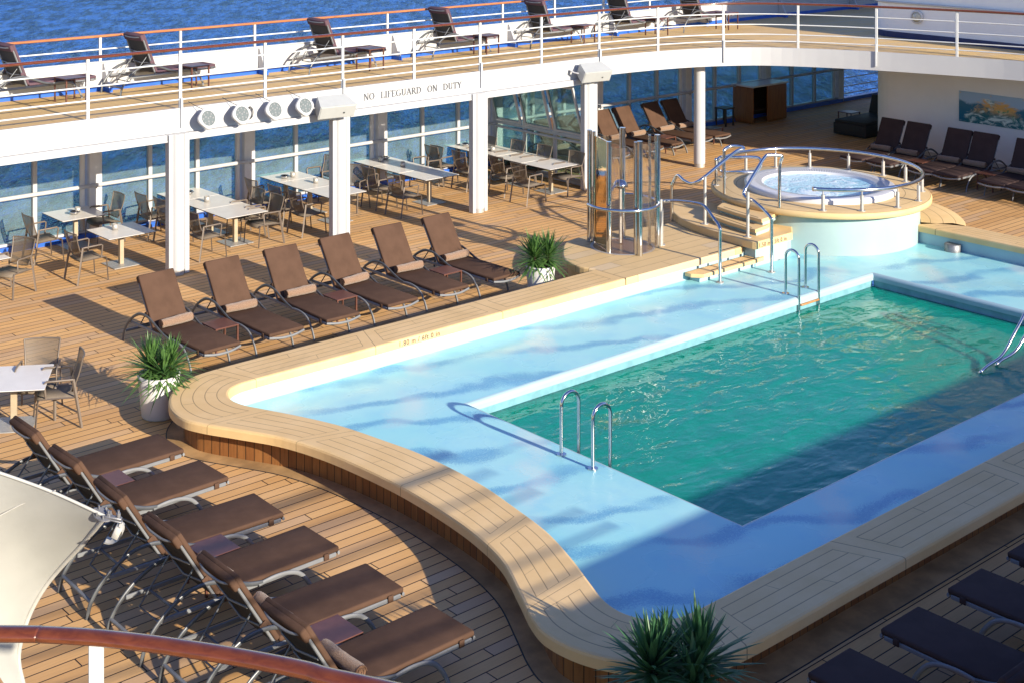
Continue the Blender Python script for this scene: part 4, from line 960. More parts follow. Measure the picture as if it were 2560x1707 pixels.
# ================================================================== FURNITURE PROTOTYPES
def make_lounger(ang, cushion='cushion', label='', group=None):
    t_ = thing('sun_lounger', label, 'sun lounger', (0, 0, 0), 0, group)
    ca, sa = math.cos(ang), math.sin(ang); wd = .70; BL = .93
    rotb = Matrix(((-ca, 0, sa), (0, 1, 0), (sa, 0, ca)))     # local x runs up the back
    rotb = Matrix(((-ca, 0, -sa), (0, -1, 0), (sa, 0, -ca))) if False else Matrix.Rotation(-(PI - ang), 3, 'Y')
    J = Vector((0, 0, .385))
    up_ = Vector((-ca, 0, sa)); nrm = Vector((sa, 0, ca))
    m = MB(); m.rbox((.82, 0, .418), (1.58, wd, .062), .022, 3); m.build('seat_cushion', cushion, t_)
    m = MB(); c = J + up_ * (BL / 2 + .02) + nrm * .035; m.rbox(c, (BL, wd, .06), .022, 3, rot=rotb)
    c2 = J + up_ * (BL - .05) - nrm * .005; m.rbox(c2 - nrm * .012, (.15, wd - .004, .085), .03, 3, rot=rotb); m.build('back_cushion', cushion, t_)
    m = MB(); c = J + up_ * .30 - nrm * .012
    for yy in (-1, 1): m.rbox(c + Vector((0, yy * (wd / 2 + .012), 0)), (.06, .012, .09), .004, 1, rot=rotb)
    for yy in (-1, 1): m.rbox((1.42, yy * (wd / 2 + .014), .385), (.07, .012, .075), .004, 1)
    m.build('strap', cushion, t_)
    # sling back and its frame
    m = MB(); c = J + up_ * (BL / 2) - nrm * .010; m.box(c, (BL - .06, wd - .10, .012), rot=rotb); m.build('back_sling', 'sling', t_)
    m = MB()
    for yy in (-1, 1): m.rbox(J + up_ * (BL / 2 - .03) - nrm * .012 + Vector((0, yy * (wd / 2 - .025), 0)), (BL + .02, .045, .03), .008, 1, rot=rotb, smooth=False)
    for d_ in (.28, .55): m.tube([J + up_ * d_ - nrm * .03 + Vector((0, -wd / 2 + .05, 0)), J + up_ * d_ - nrm * .075, J + up_ * d_ - nrm * .03 + Vector((0, wd / 2 - .05, 0))], .012, 6)
    tp = J + up_ * (BL - .02) - nrm * .03
    m.tube(spl([tp + Vector((0, -wd / 2 + .02, 0)), tp - nrm * .05 + Vector((0, -.18, 0)), tp - nrm * .06, tp - nrm * .05 + Vector((0, .18, 0)), tp + Vector((0, wd / 2 - .02, 0))], 4), .014, 8)
    m.build('back_frame', 'alu_light', t_)
    m = MB(); e0 = J + up_ * .42 - nrm * .02; 
    for yy in (-.24, .24): m.tube([e0 + Vector((0, yy, 0)), (-.62, yy, .27)], .011, 6)
    m.tube([(-.62, -.24, .27), (-.62, .24, .27)], .011, 6); m.build('back_strut', 'alu', t_)
    # seat frame
    m = MB()
    for yy in (-1, 1): m.rbox((.42, yy * (wd / 2 - .012), .365), (2.30, .030, .048), .008, 1, smooth=False)
    m.tube(spl([(1.60, -wd / 2, .375), (1.635, -.15, .35), (1.64, 0, .345), (1.635, .15, .35), (1.60, wd / 2, .375)], 4), .016, 8, .022)
    for x_ in (.5, 1.15): m.tube([(x_, -wd / 2 + .02, .355), (x_, 0, .335), (x_, wd / 2 - .02, .355)], .012, 6)
    m.build('seat_frame', 'alu_light', t_)
    for yy in (-1, 1):
        y_ = yy * (wd / 2 + .022)
        pr_ = spl([(-.93, y_, 0), (-.90, y_, .14), (-.80, y_, .30), (-.62, y_, .46), (-.40, y_, .575), (-.22, y_, .60), (-.05, y_, .58), (.14, y_, .51), (.38, y_, .42), (.55, y_, .385)], 4)
        MB().tube(pr_, .014, 8, .026).build('arm_leg', 'alu', t_)
        pf = spl([(.50, y_, .375), (.72, y_, .395), (.92, y_, .375), (1.06, y_, .31), (1.17, y_, .18), (1.23, y_, .06), (1.245, y_, 0)], 4)
        MB().tube(pf, .014, 8, .026).build('front_leg', 'alu_light', t_)
    m = MB(); m.tube([(-.885, -wd / 2 - .02, .17), (-.885, wd / 2 + .02, .17)], .022, 8); m.build('crossbar', 'alu_light', t_); m = MB(); m.tube([(-.45, -wd / 2, .36), (-.45, wd / 2, .36)], .016, 8); m.build('crossbar', 'alu', t_)
    return t_
def make_towel():
    t_ = thing('rolled_towel', '', 'towel')
    pts = [(0, -.31, .08), (0, .31, .08)]
    m = MB(); n = 20
    for j in range(13):
        pass
    prof = []
    vs = []; fs = []
    NS = 14
    for i in range(NS + 1):
        yy = -.31 + .62 * i / NS
        for k in range(n):
            a = 2 * PI * k / n; r_ = .074 * (1 + .05 * math.sin(a * 2 + i * .4) + R_.uniform(-.03, .03)) * (1 - (.10 if i in (0, NS) else 0))
            vs.append((r_ * math.cos(a), yy, .075 + r_ * math.sin(a)))
    for i in range(NS):
        for k in range(n): fs.append((i * n + k, i * n + (k + 1) % n, (i + 1) * n + (k + 1) % n, (i + 1) * n + k))
    m.add(vs, fs, True); m.build('roll', 'towel', t_)
    for s_ in (-1, 1):
        m = MB(); y_ = s_ * .305
        sp2 = [(.072 * (1 - a / 16) * math.cos(a), y_, .075 + .072 * (1 - a / 16) * math.sin(a)) for a in [x * .45 for x in range(30)]]
        m.tube(sp2, .007, 5)
        c_ = [(.07 * math.cos(2 * PI * k / 16), y_ - s_ * .004, .075 + .07 * math.sin(2 * PI * k / 16)) for k in range(16)]; m.add(c_, [tuple(range(16))])
        m.build('spiral_end', 'towel_end', t_)
    return t_
def make_sidetable(h, s_, legs=True):
    t_ = thing('side_table', '', 'side table')
    MB().rbox((0, 0, h - .012), (s_, s_, .024), .005, 1, smooth=False).build('table_top', 'sidetable', t_)
    for sx in (-1, 1):
        for sy in (-1, 1): MB().box((sx * (s_ / 2 - .02), sy * (s_ / 2 - .02), (h - .024) / 2), (.028, .028, h - .026)).build('leg', 'sidetable', t_)
    return t_
def make_chair():
    t_ = thing('dining_chair', '', 'dining chair')
    w2 = .29; th = rad(15)
    # seat with rounded front
    m = MB(); P_ = [(-.25, .455), (-.1, .462), (.1, .478), (.20, .482), (.26, .468), (.285, .43)]
    vs = []; 
    for x_, z_ in P_: vs += [(x_, -w2 + .03, z_), (x_, 0, z_ - .018), (x_, w2 - .03, z_), (x_, -w2 + .03, z_ - .022), (x_, 0, z_ - .04), (x_, w2 - .03, z_ - .022)]
    fs = []
    for i in range(len(P_) - 1):
        a, b_ = i * 6, i * 6 + 6
        fs += [(a, a + 1, b_ + 1, b_), (a + 1, a + 2, b_ + 2, b_ + 1), (a + 4, a + 3, b_ + 3, b_ + 4), (a + 5, a + 4, b_ + 4, b_ + 5), (a + 3, a, b_, b_ + 3), (a + 2, a + 5, b_ + 5, b_ + 2)]
    fs += [(0, 3, 4, 1), (1, 4, 5, 2), (30, 31, 34, 33), (31, 32, 35, 34)]
    m.add(vs, fs, True); m.build('seat', 'taupe_dark', t_)
    # backrest mesh: slightly dished
    m = MB(); vs = []; fs = []; N1, N2 = 7, 6
    for i in range(N2 + 1):
        s_ = i / N2; x0 = -.215 - .145 * s_ - .02 * math.sin(PI * s_); z0 = .53 + .47 * s_; hw = (.225 + .045 * s_)
        for k in range(N1 + 1):
            q_ = -1 + 2 * k / N1; vs.append((x0 - .045 * (1 - q_ * q_), q_ * hw, z0 - (.03 * (1 - q_ * q_) if i == 0 else 0)))
    for i in range(N2):
        for k in range(N1): a = i * (N1 + 1) + k; fs.append((a, a + 1, a + N1 + 2, a + N1 + 1))
    m.add(vs, fs, True); bkv = vs
    m.build('backrest', 'chair_mesh', t_)
    m = MB()
    edge = [vs[i * (N1 + 1)] for i in range(N2, -1, -1)] + [vs[k] for k in range(1, N1 + 1)] + [vs[i * (N1 + 1) + N1] for i in range(1, N2 + 1)]
    m.tube(edge, .013, 6); m.tube([vs[N2 * (N1 + 1) + k] for k in range(N1 + 1)], .012, 6); m.build('back_frame', 'taupe', t_)
    for s_ in (-1, 1):
        m = MB(); m.tube([(.31, s_ * (w2 + .005), 0), (.275, s_ * w2, .44), (.255, s_ * w2, .468), (.20, s_ * w2, .472), (-.24, s_ * w2, .455)], .014, 4, .024); m.build('leg', 'taupe', t_)
        m = MB(); m.tube([(-.345, s_ * (w2 + .012), 0), (-.27, s_ * w2, .45), (-.225, s_ * (w2 - .01), .72)], .014, 4, .024); m.build('leg', 'taupe', t_)
        m = MB(); m.tube([(-.225, s_ * w2, .715), (0, s_ * (w2 + .012), .722), (.15, s_ * (w2 + .012), .728), (.185, s_ * (w2 + .012), .705), (.16, s_ * (w2 + .004), .475)], .018, 6, .012, up=(0, 1, 0)); m.build('armrest', 'taupe', t_)
    return t_
def make_table():
    t_ = thing('dining_table', '', 'dining table')
    MB().rbox((0, 0, .6955), (1.06, 1.02, .009), .003, 1, smooth=False).build('table_top', 'tabletop', t_)
    MB().box((0, 0, .684), (1.052, 1.012, .013)).build('top_core', 'table_edge', t_)
    MB().rbox((0, 0, .345), (.09, .09, .66), .006, 1, smooth=False).build('pedestal', 'pedestal', t_)
    MB().rbox((0, 0, .013), (.60, .60, .014), .004, 1, smooth=False).build('base_plate', 'brushed', t_)
    m = MB()
    for sx in (-1, 1):
        for sy in (-1, 1): m.cyl((sx * .27, sy * .27), .018, 0, .007, 10)
    m.build('foot', 'brushed', t_); return t_
def make_cup():
    t_ = thing('candle_cup', '', 'candle cup')
    MB().lathe([(.001, .004), (.062, .004), (.062, .125), (.055, .125), (.055, .03), (.001, .03)], n=20).build('cup', 'brushed', t_)
    MB().cyl((0, 0), .03, .03, .06, 12).build('candle', 'tub', t_)
    return t_
def make_ash():
    t_ = thing('ashtray', '', 'ashtray')
    MB().lathe([(.001, .004), (.07, .004), (.125, .055), (.118, .062), (.06, .02), (.001, .02)], n=22).build('bowl', 'chrome', t_)
    MB().lathe([(.118, .062), (.10, .075), (.085, .06)], n=22).build('rim', 'chrome', t_); return t_

LOUNGE = make_lounger(rad(58)); LOUNGE_U = make_lounger(rad(68), 'cushion_purple'); LOUNGE_K = make_lounger(rad(64), 'cushion_shaded')
TOWEL = make_towel(); ST_LOW = make_sidetable(.44, .46); ST_UP = make_sidetable(.52, .50)
CHAIR = make_chair(); TABLE = make_table(); CUP = make_cup(); ASH = make_ash()
ordn = ['first', 'second', 'third', 'fourth', 'fifth', 'sixth', 'seventh']

# ---- left poolside row
LX = [11.99, 13.29, 14.52, 15.77, 17.02, 18.28]
ends = ['nearest the big potted plant', 'next but one to the big potted plant', 'third from the big potted plant', 'fourth from the big potted plant', 'next to last before the shower', 'farthest along, beside the small planter']
for i, x in enumerate(LX):
    rz = -PI / 2 + rad([2.5, .5, -1.5, 1, -.5, 1.5][i])
    place(LOUNGE, (x, 21.52, 0), rz, 'brown poolside sun lounger with pink towel, ' + ends[i], 'sun loungers in the poolside row')
    place(TOWEL, (x + [.02, -.03, .04, 0, .03, -.02][i], 21.34 + [0, -.03, .02, .0, -.02, .01][i], .452), rz + rad([2, -3, 1, 4, -2, 0][i]), 'rolled tan towel on the poolside lounger ' + ends[i], 'rolled towels on the poolside row')
for i, (x, y) in enumerate(((12.64, 20.95), (15.15, 20.95), (17.66, 20.95))):
    place(ST_LOW, (x, y, 0), 0, 'small russet side table between the %s and %s poolside loungers' % (ordn[2 * i], ordn[2 * i + 1]), 'side tables in the poolside row')
# ---- foreground row seen from behind
FY = [17.05, 15.90, 14.70, 13.53, 12.37, 11.17]
fl = ['nearest the round pool corner', 'second from the round pool corner', 'third from the round pool corner', 'fourth from the round pool corner', 'next to nearest the camera', 'nearest the camera half in shade']
for i, y in enumerate(FY):
    place(LOUNGE, (7.92, y, 0), rad([1, 2, -1.5, .5, -1, 1][i]), 'brown lounger seen from behind, near left row, ' + fl[i], 'sun loungers in the near left row')
for i in (2, 3, 4, 5):
    place(TOWEL, (8.10, FY[i], .452), 0, 'rolled towel on the near left lounger ' + fl[i], 'rolled towels on the near left row')
for i, (f_, u, v) in enumerate(((c7, 610, 436), (c7, 1180, 806), (c43, 1095, 612))):
    p = f_(u, v, .44); place(ST_LOW, (p.x, p.y, 0), 0, 'russet side table between the %s and %s near left loungers' % (ordn[2 * i], ordn[2 * i + 1]), 'side tables in the near left row')
# ---- right bottom row in the shade
RB = [(15.62, 'partly cut off, farthest along'), (14.36, 'third from the potted yucca'), (13.09, 'second from the potted yucca'), (11.85, 'closest to the potted yucca')]
for x, l in RB:
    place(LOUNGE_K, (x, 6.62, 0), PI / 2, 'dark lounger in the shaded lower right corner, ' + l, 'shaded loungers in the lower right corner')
place(ST_LOW, (12.47, 6.62, 0), 0, 'side table between two shaded loungers at the bottom right edge', None)
place(TOWEL, (13.09, 6.42, .452), PI / 2, 'rolled towel on a shaded lounger at the lower right edge', None)
# ---- aft row against the deckhouse
KY = [(22.10, 'first from the deckhouse corner'), (21.29, 'second from the deckhouse corner'), (20.08, 'third from the deckhouse corner, under the painting'), (19.34, 'fourth from the deckhouse corner'), (18.14, 'fifth from the deckhouse corner at the right edge'), (17.40, 'cut off by the right edge, sixth in its row')]
for y, l in KY:
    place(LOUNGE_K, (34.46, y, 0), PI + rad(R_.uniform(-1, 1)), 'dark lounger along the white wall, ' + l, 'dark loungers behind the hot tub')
    place(TOWEL, (34.27, y, .452), PI, 'rolled towel on the dark lounger ' + l, 'rolled towels behind the hot tub')
for y, l in ((20.72, 'second and third'), (18.74, 'fourth and fifth')): place(ST_LOW, (33.9, y, 0), 0, 'low russet table between the %s dark loungers behind the hot tub' % l, 'side tables behind the hot tub')
# ---- far brown row under the gallery
BX = [(32.80, 'farthest right by the bar cabinet'), (31.94, 'second from the bar cabinet'), (30.68, 'third from the bar cabinet with a shadow stripe'), (29.84, 'fourth from the bar cabinet'), (28.42, 'fifth from the bar cabinet behind the glass partition'), (27.55, 'sixth from the bar cabinet behind the glass partition')]
for x, l in BX:
    place(LOUNGE, (x, 27.98, 0), -PI / 2 + rad(R_.uniform(-1, 2)), 'brown lounger beneath far gallery, ' + l, 'brown loungers beneath the far gallery')
    place(TOWEL, (x, 27.80, .452), -PI / 2, 'rolled towel on the brown lounger ' + l, 'rolled towels beneath the far gallery')
for x, l in ((31.31, 'second and third'), (29.12, 'fourth and fifth'), (33.45, '')):
    place(ST_LOW, (x, 27.3, 0), 0, ('russet table between the %s brown loungers beneath the far gallery' % l) if l else 'low table right of the last brown lounger by the bar cabinet', 'side tables beneath the far gallery')
# ---- upper deck loungers
UF = [(204.8, 246.8), (508, 214), (940.7, 167.5), (1226.6, 131.6), (1454, 106), (1647, 84.8), (1820.7, 69.5)]
ul = ['at the left edge of the photo', 'second from the left with plum seat', 'third from the left', 'fourth from the left', 'fifth from the left', 'sixth from the left', 'farthest right near the deckhouse']
for i, (u, v) in enumerate(UF):
    p = W(u, v, UP); a = rad([5, 6, 6, 5, 5, 4, 2][i]); yb = (i != 2 and i != 5)
    # front foot nearest the camera is local (1.245, -.372)
    q_ = Vector((1.245 * math.cos(a) + .372 * math.sin(a), 1.245 * math.sin(a) - .372 * math.cos(a), 0))
    ll = place(LOUNGE_U, p - q_, a, 'reclining lounger on the upper deck facing right, ' + ul[i], 'loungers on the upper deck')
    if i < 7:
        tq = p + Vector((-.38, -.25, 0)) if i != 4 else p + Vector((-.15, -.2, 0))
        place(ST_UP, (tq.x, tq.y, UP), a, 'russet side table beside the upper deck lounger ' + ul[i], 'side tables on the upper deck')
# ---- starboard loungers (out of view, they throw shadows over the ledge)
# ---- dining
def tab(x, y, l, rz=0.0): place(TABLE, (x, y, 0), rz, l, 'cream dining tables')
tab(13.68, 28.70, 'single cream dining table by the window left of the first column'); tab(13.76, 26.74, 'single cream dining table just left of the first column nearer the pool'); tab(10.64, 26.75, 'cream dining table cut off at the left edge of the photo by the window')
tab(8.58, 20.04, 'cream dining table cut off at the left edge beside the near loungers', rad(58))
rows_ = {'first': (16.48, [26.70, 27.73, 28.76], 'right of the first column'), 'second': (19.28, [26.85, 27.88, 28.91], 'behind the second column'), 'third': (22.10, [26.84, 27.89, 28.92], 'left of the third column'), 'fourth': (25.23, [25.79, 26.83, 27.87, 28.90], 'nearest the glass partition')}
for k, (x, ys, w_) in rows_.items():
    for i, y in enumerate(ys): tab(x, y, 'cream table in the row %s, %s' % (w_, ['end table nearest the pool', 'second from the pool', 'third from the pool', 'last by the window'][i]))
CH = [(12.74, 26.2, 0, 'left of the single table by the first column'), (11.18, 26.22, 206, 'at the left edge, turned towards the cut off window table'), (12.66, 28.05, 0, 'left of the single window table'), (14.32, 28.62, 180, 'right of the single window table in shade'),
      (15.42, 26.12, 0, 'left side of the row right of the first column, pool end'), (15.40, 28.31, 0, 'left side of the row right of the first column, window end'), (15.49, 27.62, 0, 'left side of the row right of the first column, half hidden by the column'),
      (16.92, 26.25, 180, 'right side of the row right of the first column, pool end'), (16.95, 27.04, 180, 'right side of the row right of the first column, second from the pool'),
      (18.15, 26.35, 0, 'left side of the row behind the second column, pool end'), (18.10, 27.08, 0, 'left side of the row behind the second column, second from the pool'), (18.05, 27.97, 0, 'left side of the row behind the second column, window end'),
      (20.22, 27.46, 205, 'right side of the row behind the second column, pool end'), (20.3, 28.9, 184, 'right side of the row behind the second column, by the window'),
      (20.90, 26.30, 0, 'left side of the row left of the third column, pool end'), (20.90, 27.27, 0, 'left side of the row left of the third column, second from the pool'), (23.10, 28.18, 180, 'right side of the row left of the third column'),
      (23.74, 28.32, 0, 'left side of the row by the partition, window end'), (23.84, 27.35, 0, 'left side of the row by the partition, half hidden by the third column'), (23.99, 25.30, 0, 'left side of the row by the partition, pool end'), (24.15, 26.28, 0, 'left side of the row by the partition, pushed under the table'),
      (25.38, 25.35, 182, 'right side of the row by the partition, pool end'), (25.33, 26.48, 180, 'right side of the row by the partition, second from the pool'), (25.25, 27.40, 180, 'right side of the row by the partition, third from the pool'), (25.05, 28.30, 180, 'right side of the row by the partition, window end'),
      (9.10, 19.73, 158, 'sideways at the cut off table by the near loungers'), (9.05, 20.25, 236, 'behind the cut off table by the near loungers, back to the window')]
for x, y, a, l in CH: place(CHAIR, (x, y, 0), rad(a), 'taupe armchair ' + l.replace('left side of the row', 'left of row').replace('right side of the row', 'right of row'), 'taupe dining armchairs')
def onT(n_, u, v): return cT[n_](u, v, .70)
for n_, u, v, l in ((1, 1050, 285, 'on the single window table'), (1, 1555, 515, 'on the single table by the first column'), (2, 1175, 570, 'on the row right of the first column'), (3, 930, 345, 'on the window table behind the second column'), (3, 1240, 425, 'on the middle table behind the second column'), (4, 500, 405, 'on the window table left of the third column'), (4, 795, 475, 'on the middle table left of the third column'), (5, 822, 430, 'on the row by the glass partition')):
    place(CUP, onT(n_, u, v), 0, 'small steel candle cup ' + l, 'candle cups on the dining tables')
for n_, u, v, l in ((1, 1005, 305, 'beside the cup on the single window table'), (3, 820, 360, 'on the window table behind the second column'), (4, 555, 372, 'on the window table left of the third column'), (2, 930, 465, 'on the row right of the first column'), (5, 450, 355, 'on the row by the glass partition')):
    place(ASH, onT(n_, u, v), 0, 'shiny steel ashtray bowl ' + l, 'ashtrays on the dining tables')

# ---- planters
def planter(p, label, heads, dark, seed, r=.29, h=.60):
    rr_ = random.Random(seed); t_ = thing('potted_yucca', label, 'potted plant', p)
    MB().lathe([(.001, .004), (r * .76, .004), (r * .79, .02), (r, h - .01), (r - .006, h), (r - .03, h), (r - .045, h - .08)], n=40).build('pot', 'pot', t_)
    MB().lathe([(r - .04, h - .09), (.001, h - .07)], n=24).build('soil', 'soil', t_)
    st = MB()
    for hx, hy, hz, nl, ln in heads:
        st.tube([(hx * .5, hy * .5, h - .1), (hx, hy, hz)], .03, 8)
        m = MB()
        for i in range(nl):
            f_ = i / nl; el = rad(86 - 112 * f_ ** 1.15 + rr_.uniform(-9, 9)); az = i * 2.39996 + rr_.uniform(-.25, .25)
            L_ = ln * rr_.uniform(.72, 1.08) * (1 - .25 * (1 - f_) ** 3); wd_ = rr_.uniform(.013, .023) * (1.35 if dark else 1); droop = rr_.uniform(.02, .32) * (.4 + f_)
            d = Vector((math.cos(az) * math.cos(el), math.sin(az) * math.cos(el), math.sin(el))); sd_ = Vector((-math.sin(az), math.cos(az), 0))
            base = Vector((hx, hy, hz - .16 * f_ + .03)); nn = d.cross(sd_)
            vs = []; fs = []
            for k in range(6):
                s_ = k / 5; p_ = base + d * (L_ * s_) + Vector((0, 0, -droop * L_ * s_ * s_)); w_ = wd_ * (.55 + 1.5 * s_ * (1 - s_) + .15) * (1 - s_ ** 3 * .98)
                vs += [p_ - sd_ * w_, p_ + nn * (w_ * .35), p_ + sd_ * w_]
            for k in range(5): a = k * 3; fs += [(a, a + 1, a + 4, a + 3), (a + 1, a + 2, a + 5, a + 4)]
            m.add(vs, fs, True)
        m.build('leaf_rosette', 'leaf_dark' if dark else 'leaf', t_)
    st.build('stem', 'soil', t_); return t_
planter(W(389, 1054) + Vector((FW[0], FW[1], 0)) * .24, 'white pot of spiky green yucca by the round pool corner', [(-.10, .06, .78, 130, .60), (.17, -.06, .76, 130, .58), (-.02, -.18, .70, 90, .55)], False, 3, .32, .64)
planter(Vector((18.92, 19.62, 0)), 'small white pot of yucca between the shower platform and the last poolside lounger', [(-.12, .05, .78, 130, .66), (.15, -.06, .78, 130, .65), (0, .15, .70, 80, .58)], False, 5, .29, .60)
pp3 = W(1690, 1690, .62)
planter(Vector((pp3.x, pp3.y, 0)), 'white pot of dark green yucca at the bottom edge of the photo', [(-.22, .10, .74, 120, .66), (.20, -.12, .76, 130, .68), (.02, .16, .72, 90, .62), (.0, -.2, .66, 60, .56)], True, 8, .30, .62)

# ---- floodlights, loudspeakers, lettering on the fascia
def floodlight(x, label):
    t_ = thing('floodlight', label, 'floodlight', (x, 25.15, 3.10), 0, 'round floodlights on the fascia')
    rot = Matrix.Rotation(rad(72), 3, 'X')
    m = MB()
    for (d_, zz) in ((.0, 0),):
        pr_ = []
    n = 32; vs = []
    for ring, (sc_, zz) in enumerate(((.10, -.12), (.19, -.05), (.215, .03), (.205, .055), (.155, .06))):
        for k in range(n):
            a = 2 * PI * k / n; s4 = sc_ * (1 + .07 * math.cos(4 * a)) if ring < 4 else sc_
            vs.append(rot @ Vector((s4 * math.cos(a), s4 * math.sin(a), zz)))
    fs = [(r_ * n + k, r_ * n + (k + 1) % n, (r_ + 1) * n + (k + 1) % n, (r_ + 1) * n + k) for r_ in range(4) for k in range(n)] + [tuple(range(n))]
    m.add(vs, fs, True); m.build('housing', 'white', t_)
    m = MB(); m.add([rot @ Vector((.157 * math.cos(2 * PI * k / n), .157 * math.sin(2 * PI * k / n), .052)) for k in range(n)], [tuple(range(n))]); ln_ = m.build('lens', 'lens_grey', t_)
    m = MB()
    for cx_, cy_ in [(0, 0)] + [(.062 * math.cos(a), .062 * math.sin(a)) for a in (0.5, 2.6, 4.7)] + [(.115 * math.cos(a), .115 * math.sin(a)) for a in [k * PI / 4 for k in range(8)]]:
        m.add([rot @ Vector((cx_ + .019 * math.cos(2 * PI * k / 12), cy_ + .019 * math.sin(2 * PI * k / 12), .056)) for k in range(12)], [tuple(range(12))])
    m.build('led_lens', 'alu_light', ln_)
    MB().tube([(-.05, .06, .16), (0, .02, .22), (.05, .06, .16)], .018, 8).build('bracket', 'frame_grey', t_)
    MB().tube(spl([(-.04, .05, .18), (-.16, .2, .26), (-.26, .30, .34)], 4), .007, 5).build('cable', 'black', t_)
for x, l in ((14.86, 'first round white floodlight from the left on the fascia'), (15.66, 'second round white floodlight from the left'), (16.47, 'third round white floodlight from the left, right of the cable coil'), (17.24, 'fourth round white floodlight, beside the loudspeaker')): floodlight(x, l)
m = MB(); m.tube([(.045 * math.cos(2 * PI * k / 20), -.02, .13 * math.sin(2 * PI * k / 20)) for k in range(20)], .008, 5, closed=True); m.tube([(.055 * math.cos(2 * PI * k / 20) + .01, -.03, .11 * math.sin(2 * PI * k / 20)) for k in range(20)], .008, 5, closed=True)
o = m.build('cable_coil', 'black', loc=(0, 0, 0)); o.location = (16.04, 25.41, 3.06); tag(o, 'small coil of black cable hanging on the fascia between floodlights', 'cable coil')
def loudspeaker(x, label):
    t_ = thing('loudspeaker', label, 'loudspeaker', (x, 25.10, 3.02), rad(-8), 'white loudspeakers on the fascia')
    m = MB(); c = [(-.44, -.20), (.44, -.20), (.34, .20), (-.34, .20)]
    rot = Matrix.Rotation(rad(27), 3, 'X')
    vs = [rot @ Vector((x_, y_, z_)) for z_ in (-.16, .16) for x_, y_ in c]
    m.add(vs, [(3, 2, 1, 0), (4, 5, 6, 7), (0, 1, 5, 4), (1, 2, 6, 5), (2, 3, 7, 6), (3, 0, 4, 7)])
    m.build('cabinet', 'speaker', t_)
    m = MB(); m.rbox(rot @ Vector((0, -.205, 0)), (.84, .014, .29), .005, 1, rot=rot, smooth=False); g_ = m.build('grille', 'speaker', t_)
    m = MB(); m.rbox(rot @ Vector((.16, -.214, -.03)), (.045, .006, .036), .002, 1, rot=rot, smooth=False); m.build('badge', 'black', g_)
    MB().tube([(-.46, .0, .0), (-.55, .06, .02), (-.55, .24, .06)], .05, 8, .02).build('bracket', 'white', t_)
loudspeaker(17.98, 'white loudspeaker on the fascia above the second column'); loudspeaker(26.05, 'white loudspeaker on the fascia above the column behind the shower')
# serif lettering
GL = {'N': (.78, [((.12, 0), (.12, 1), .05), ((.12, 1), (.66, 0), .13), ((.66, 0), (.66, 1), .05)], [(.0, .24, 0), (.0, .18, 1), (.54, .78, 1)]),
      'O': (.86, 'O', []), 'L': (.62, [((.16, 0), (.16, 1), .13), ((.16, 0), (.58, 0), .05), ((.58, 0), (.60, .24), .05)], [(.02, .30, 1), (.02, .2, 0)]),
      'I': (.36, [((.18, 0), (.18, 1), .13)], [(.04, .32, 0), (.04, .32, 1)]),
      'F': (.60, [((.16, 0), (.16, 1), .13), ((.16, 1), (.56, 1), .05), ((.16, .52), (.44, .52), .05), ((.56, 1), (.57, .78), .05)], [(.02, .32, 0), (.02, .2, 1)]),
      'E': (.64, [((.16, 0), (.16, 1), .13), ((.16, 1), (.56, 1), .05), ((.16, .52), (.46, .52), .05), ((.16, 0), (.58, 0), .05), ((.56, 1), (.57, .78), .05), ((.58, 0), (.60, .24), .05)], [(.02, .2, 0), (.02, .2, 1)]),
      'G': (.84, 'G', []), 'U': (.78, 'U', []), 'A': (.78, [((.08, 0), (.38, 1), .05), ((.38, 1), (.70, 0), .13), ((.20, .36), (.56, .36), .05)], [(-.02, .2, 0), (.56, .82, 0)]),
      'R': (.74, 'R', []), 'D': (.84, 'D', []), 'T': (.70, [((.35, 0), (.35, 1), .13), ((.04, 1), (.66, 1), .05), ((.04, 1), (.03, .78), .05), ((.66, 1), (.67, .78), .05)], [(.2, .5, 0)]),
      'Y': (.74, [((.37, 0), (.37, .46), .13), ((.37, .46), (.10, 1), .13), ((.37, .46), (.64, 1), .05)], [(.22, .52, 0), (-.02, .26, 1), (.50, .76, 1)])}
def curve_strokes(k):
    S = []
    def ell_(cx_, cy_, rx, ry, a0, a1, n_=18, thick=.13, thin=.045):
        for i in range(n_):
            a, c = rad(a0 + (a1 - a0) * i / n_), rad(a0 + (a1 - a0) * (i + 1) / n_); am = (a + c) / 2
            S.append(((cx_ + rx * math.cos(a), cy_ + ry * math.sin(a)), (cx_ + rx * math.cos(c), cy_ + ry * math.sin(c)), thin + (thick - thin) * abs(math.cos(am)) ** 1.5))
    if k == 'O': ell_(.43, .5, .34, .49, 0, 360, 28)
    if k == 'G': ell_(.43, .5, .34, .49, 50, 325, 24); S.append(((.72, 0.06), (.72, .42), .12)); S.append(((.52, .42), (.82, .42), .04))
    if k == 'U': S.append(((.16, 1), (.16, .32), .13)); ell_(.39, .32, .23, .31, 180, 360, 12, .11, .06); S.append(((.62, .32), (.62, 1), .05)); S.append(((.02, 1), (.30, 1), .04)); S.append(((.50, 1), (.74, 1), .04))
    if k == 'D': S.append(((.16, 0), (.16, 1), .13)); ell_(.30, .5, .44, .48, -90, 90, 18); S.append(((.02, 1), (.32, 1), .045)); S.append(((.02, 0), (.32, 0), .045))
    if k == 'R': S.append(((.16, 0), (.16, 1), .13)); ell_(.32, .76, .24, .23, -90, 90, 12, .12, .045); S.append(((.02, 1), (.34, 1), .045)); S.append(((.16, .53), (.34, .53), .045)); S.append(((.36, .52), (.70, 0), .12)); S.append(((.02, 0), (.32, 0), .04)); S.append(((.6, 0), (.78, 0), .04))
    return S
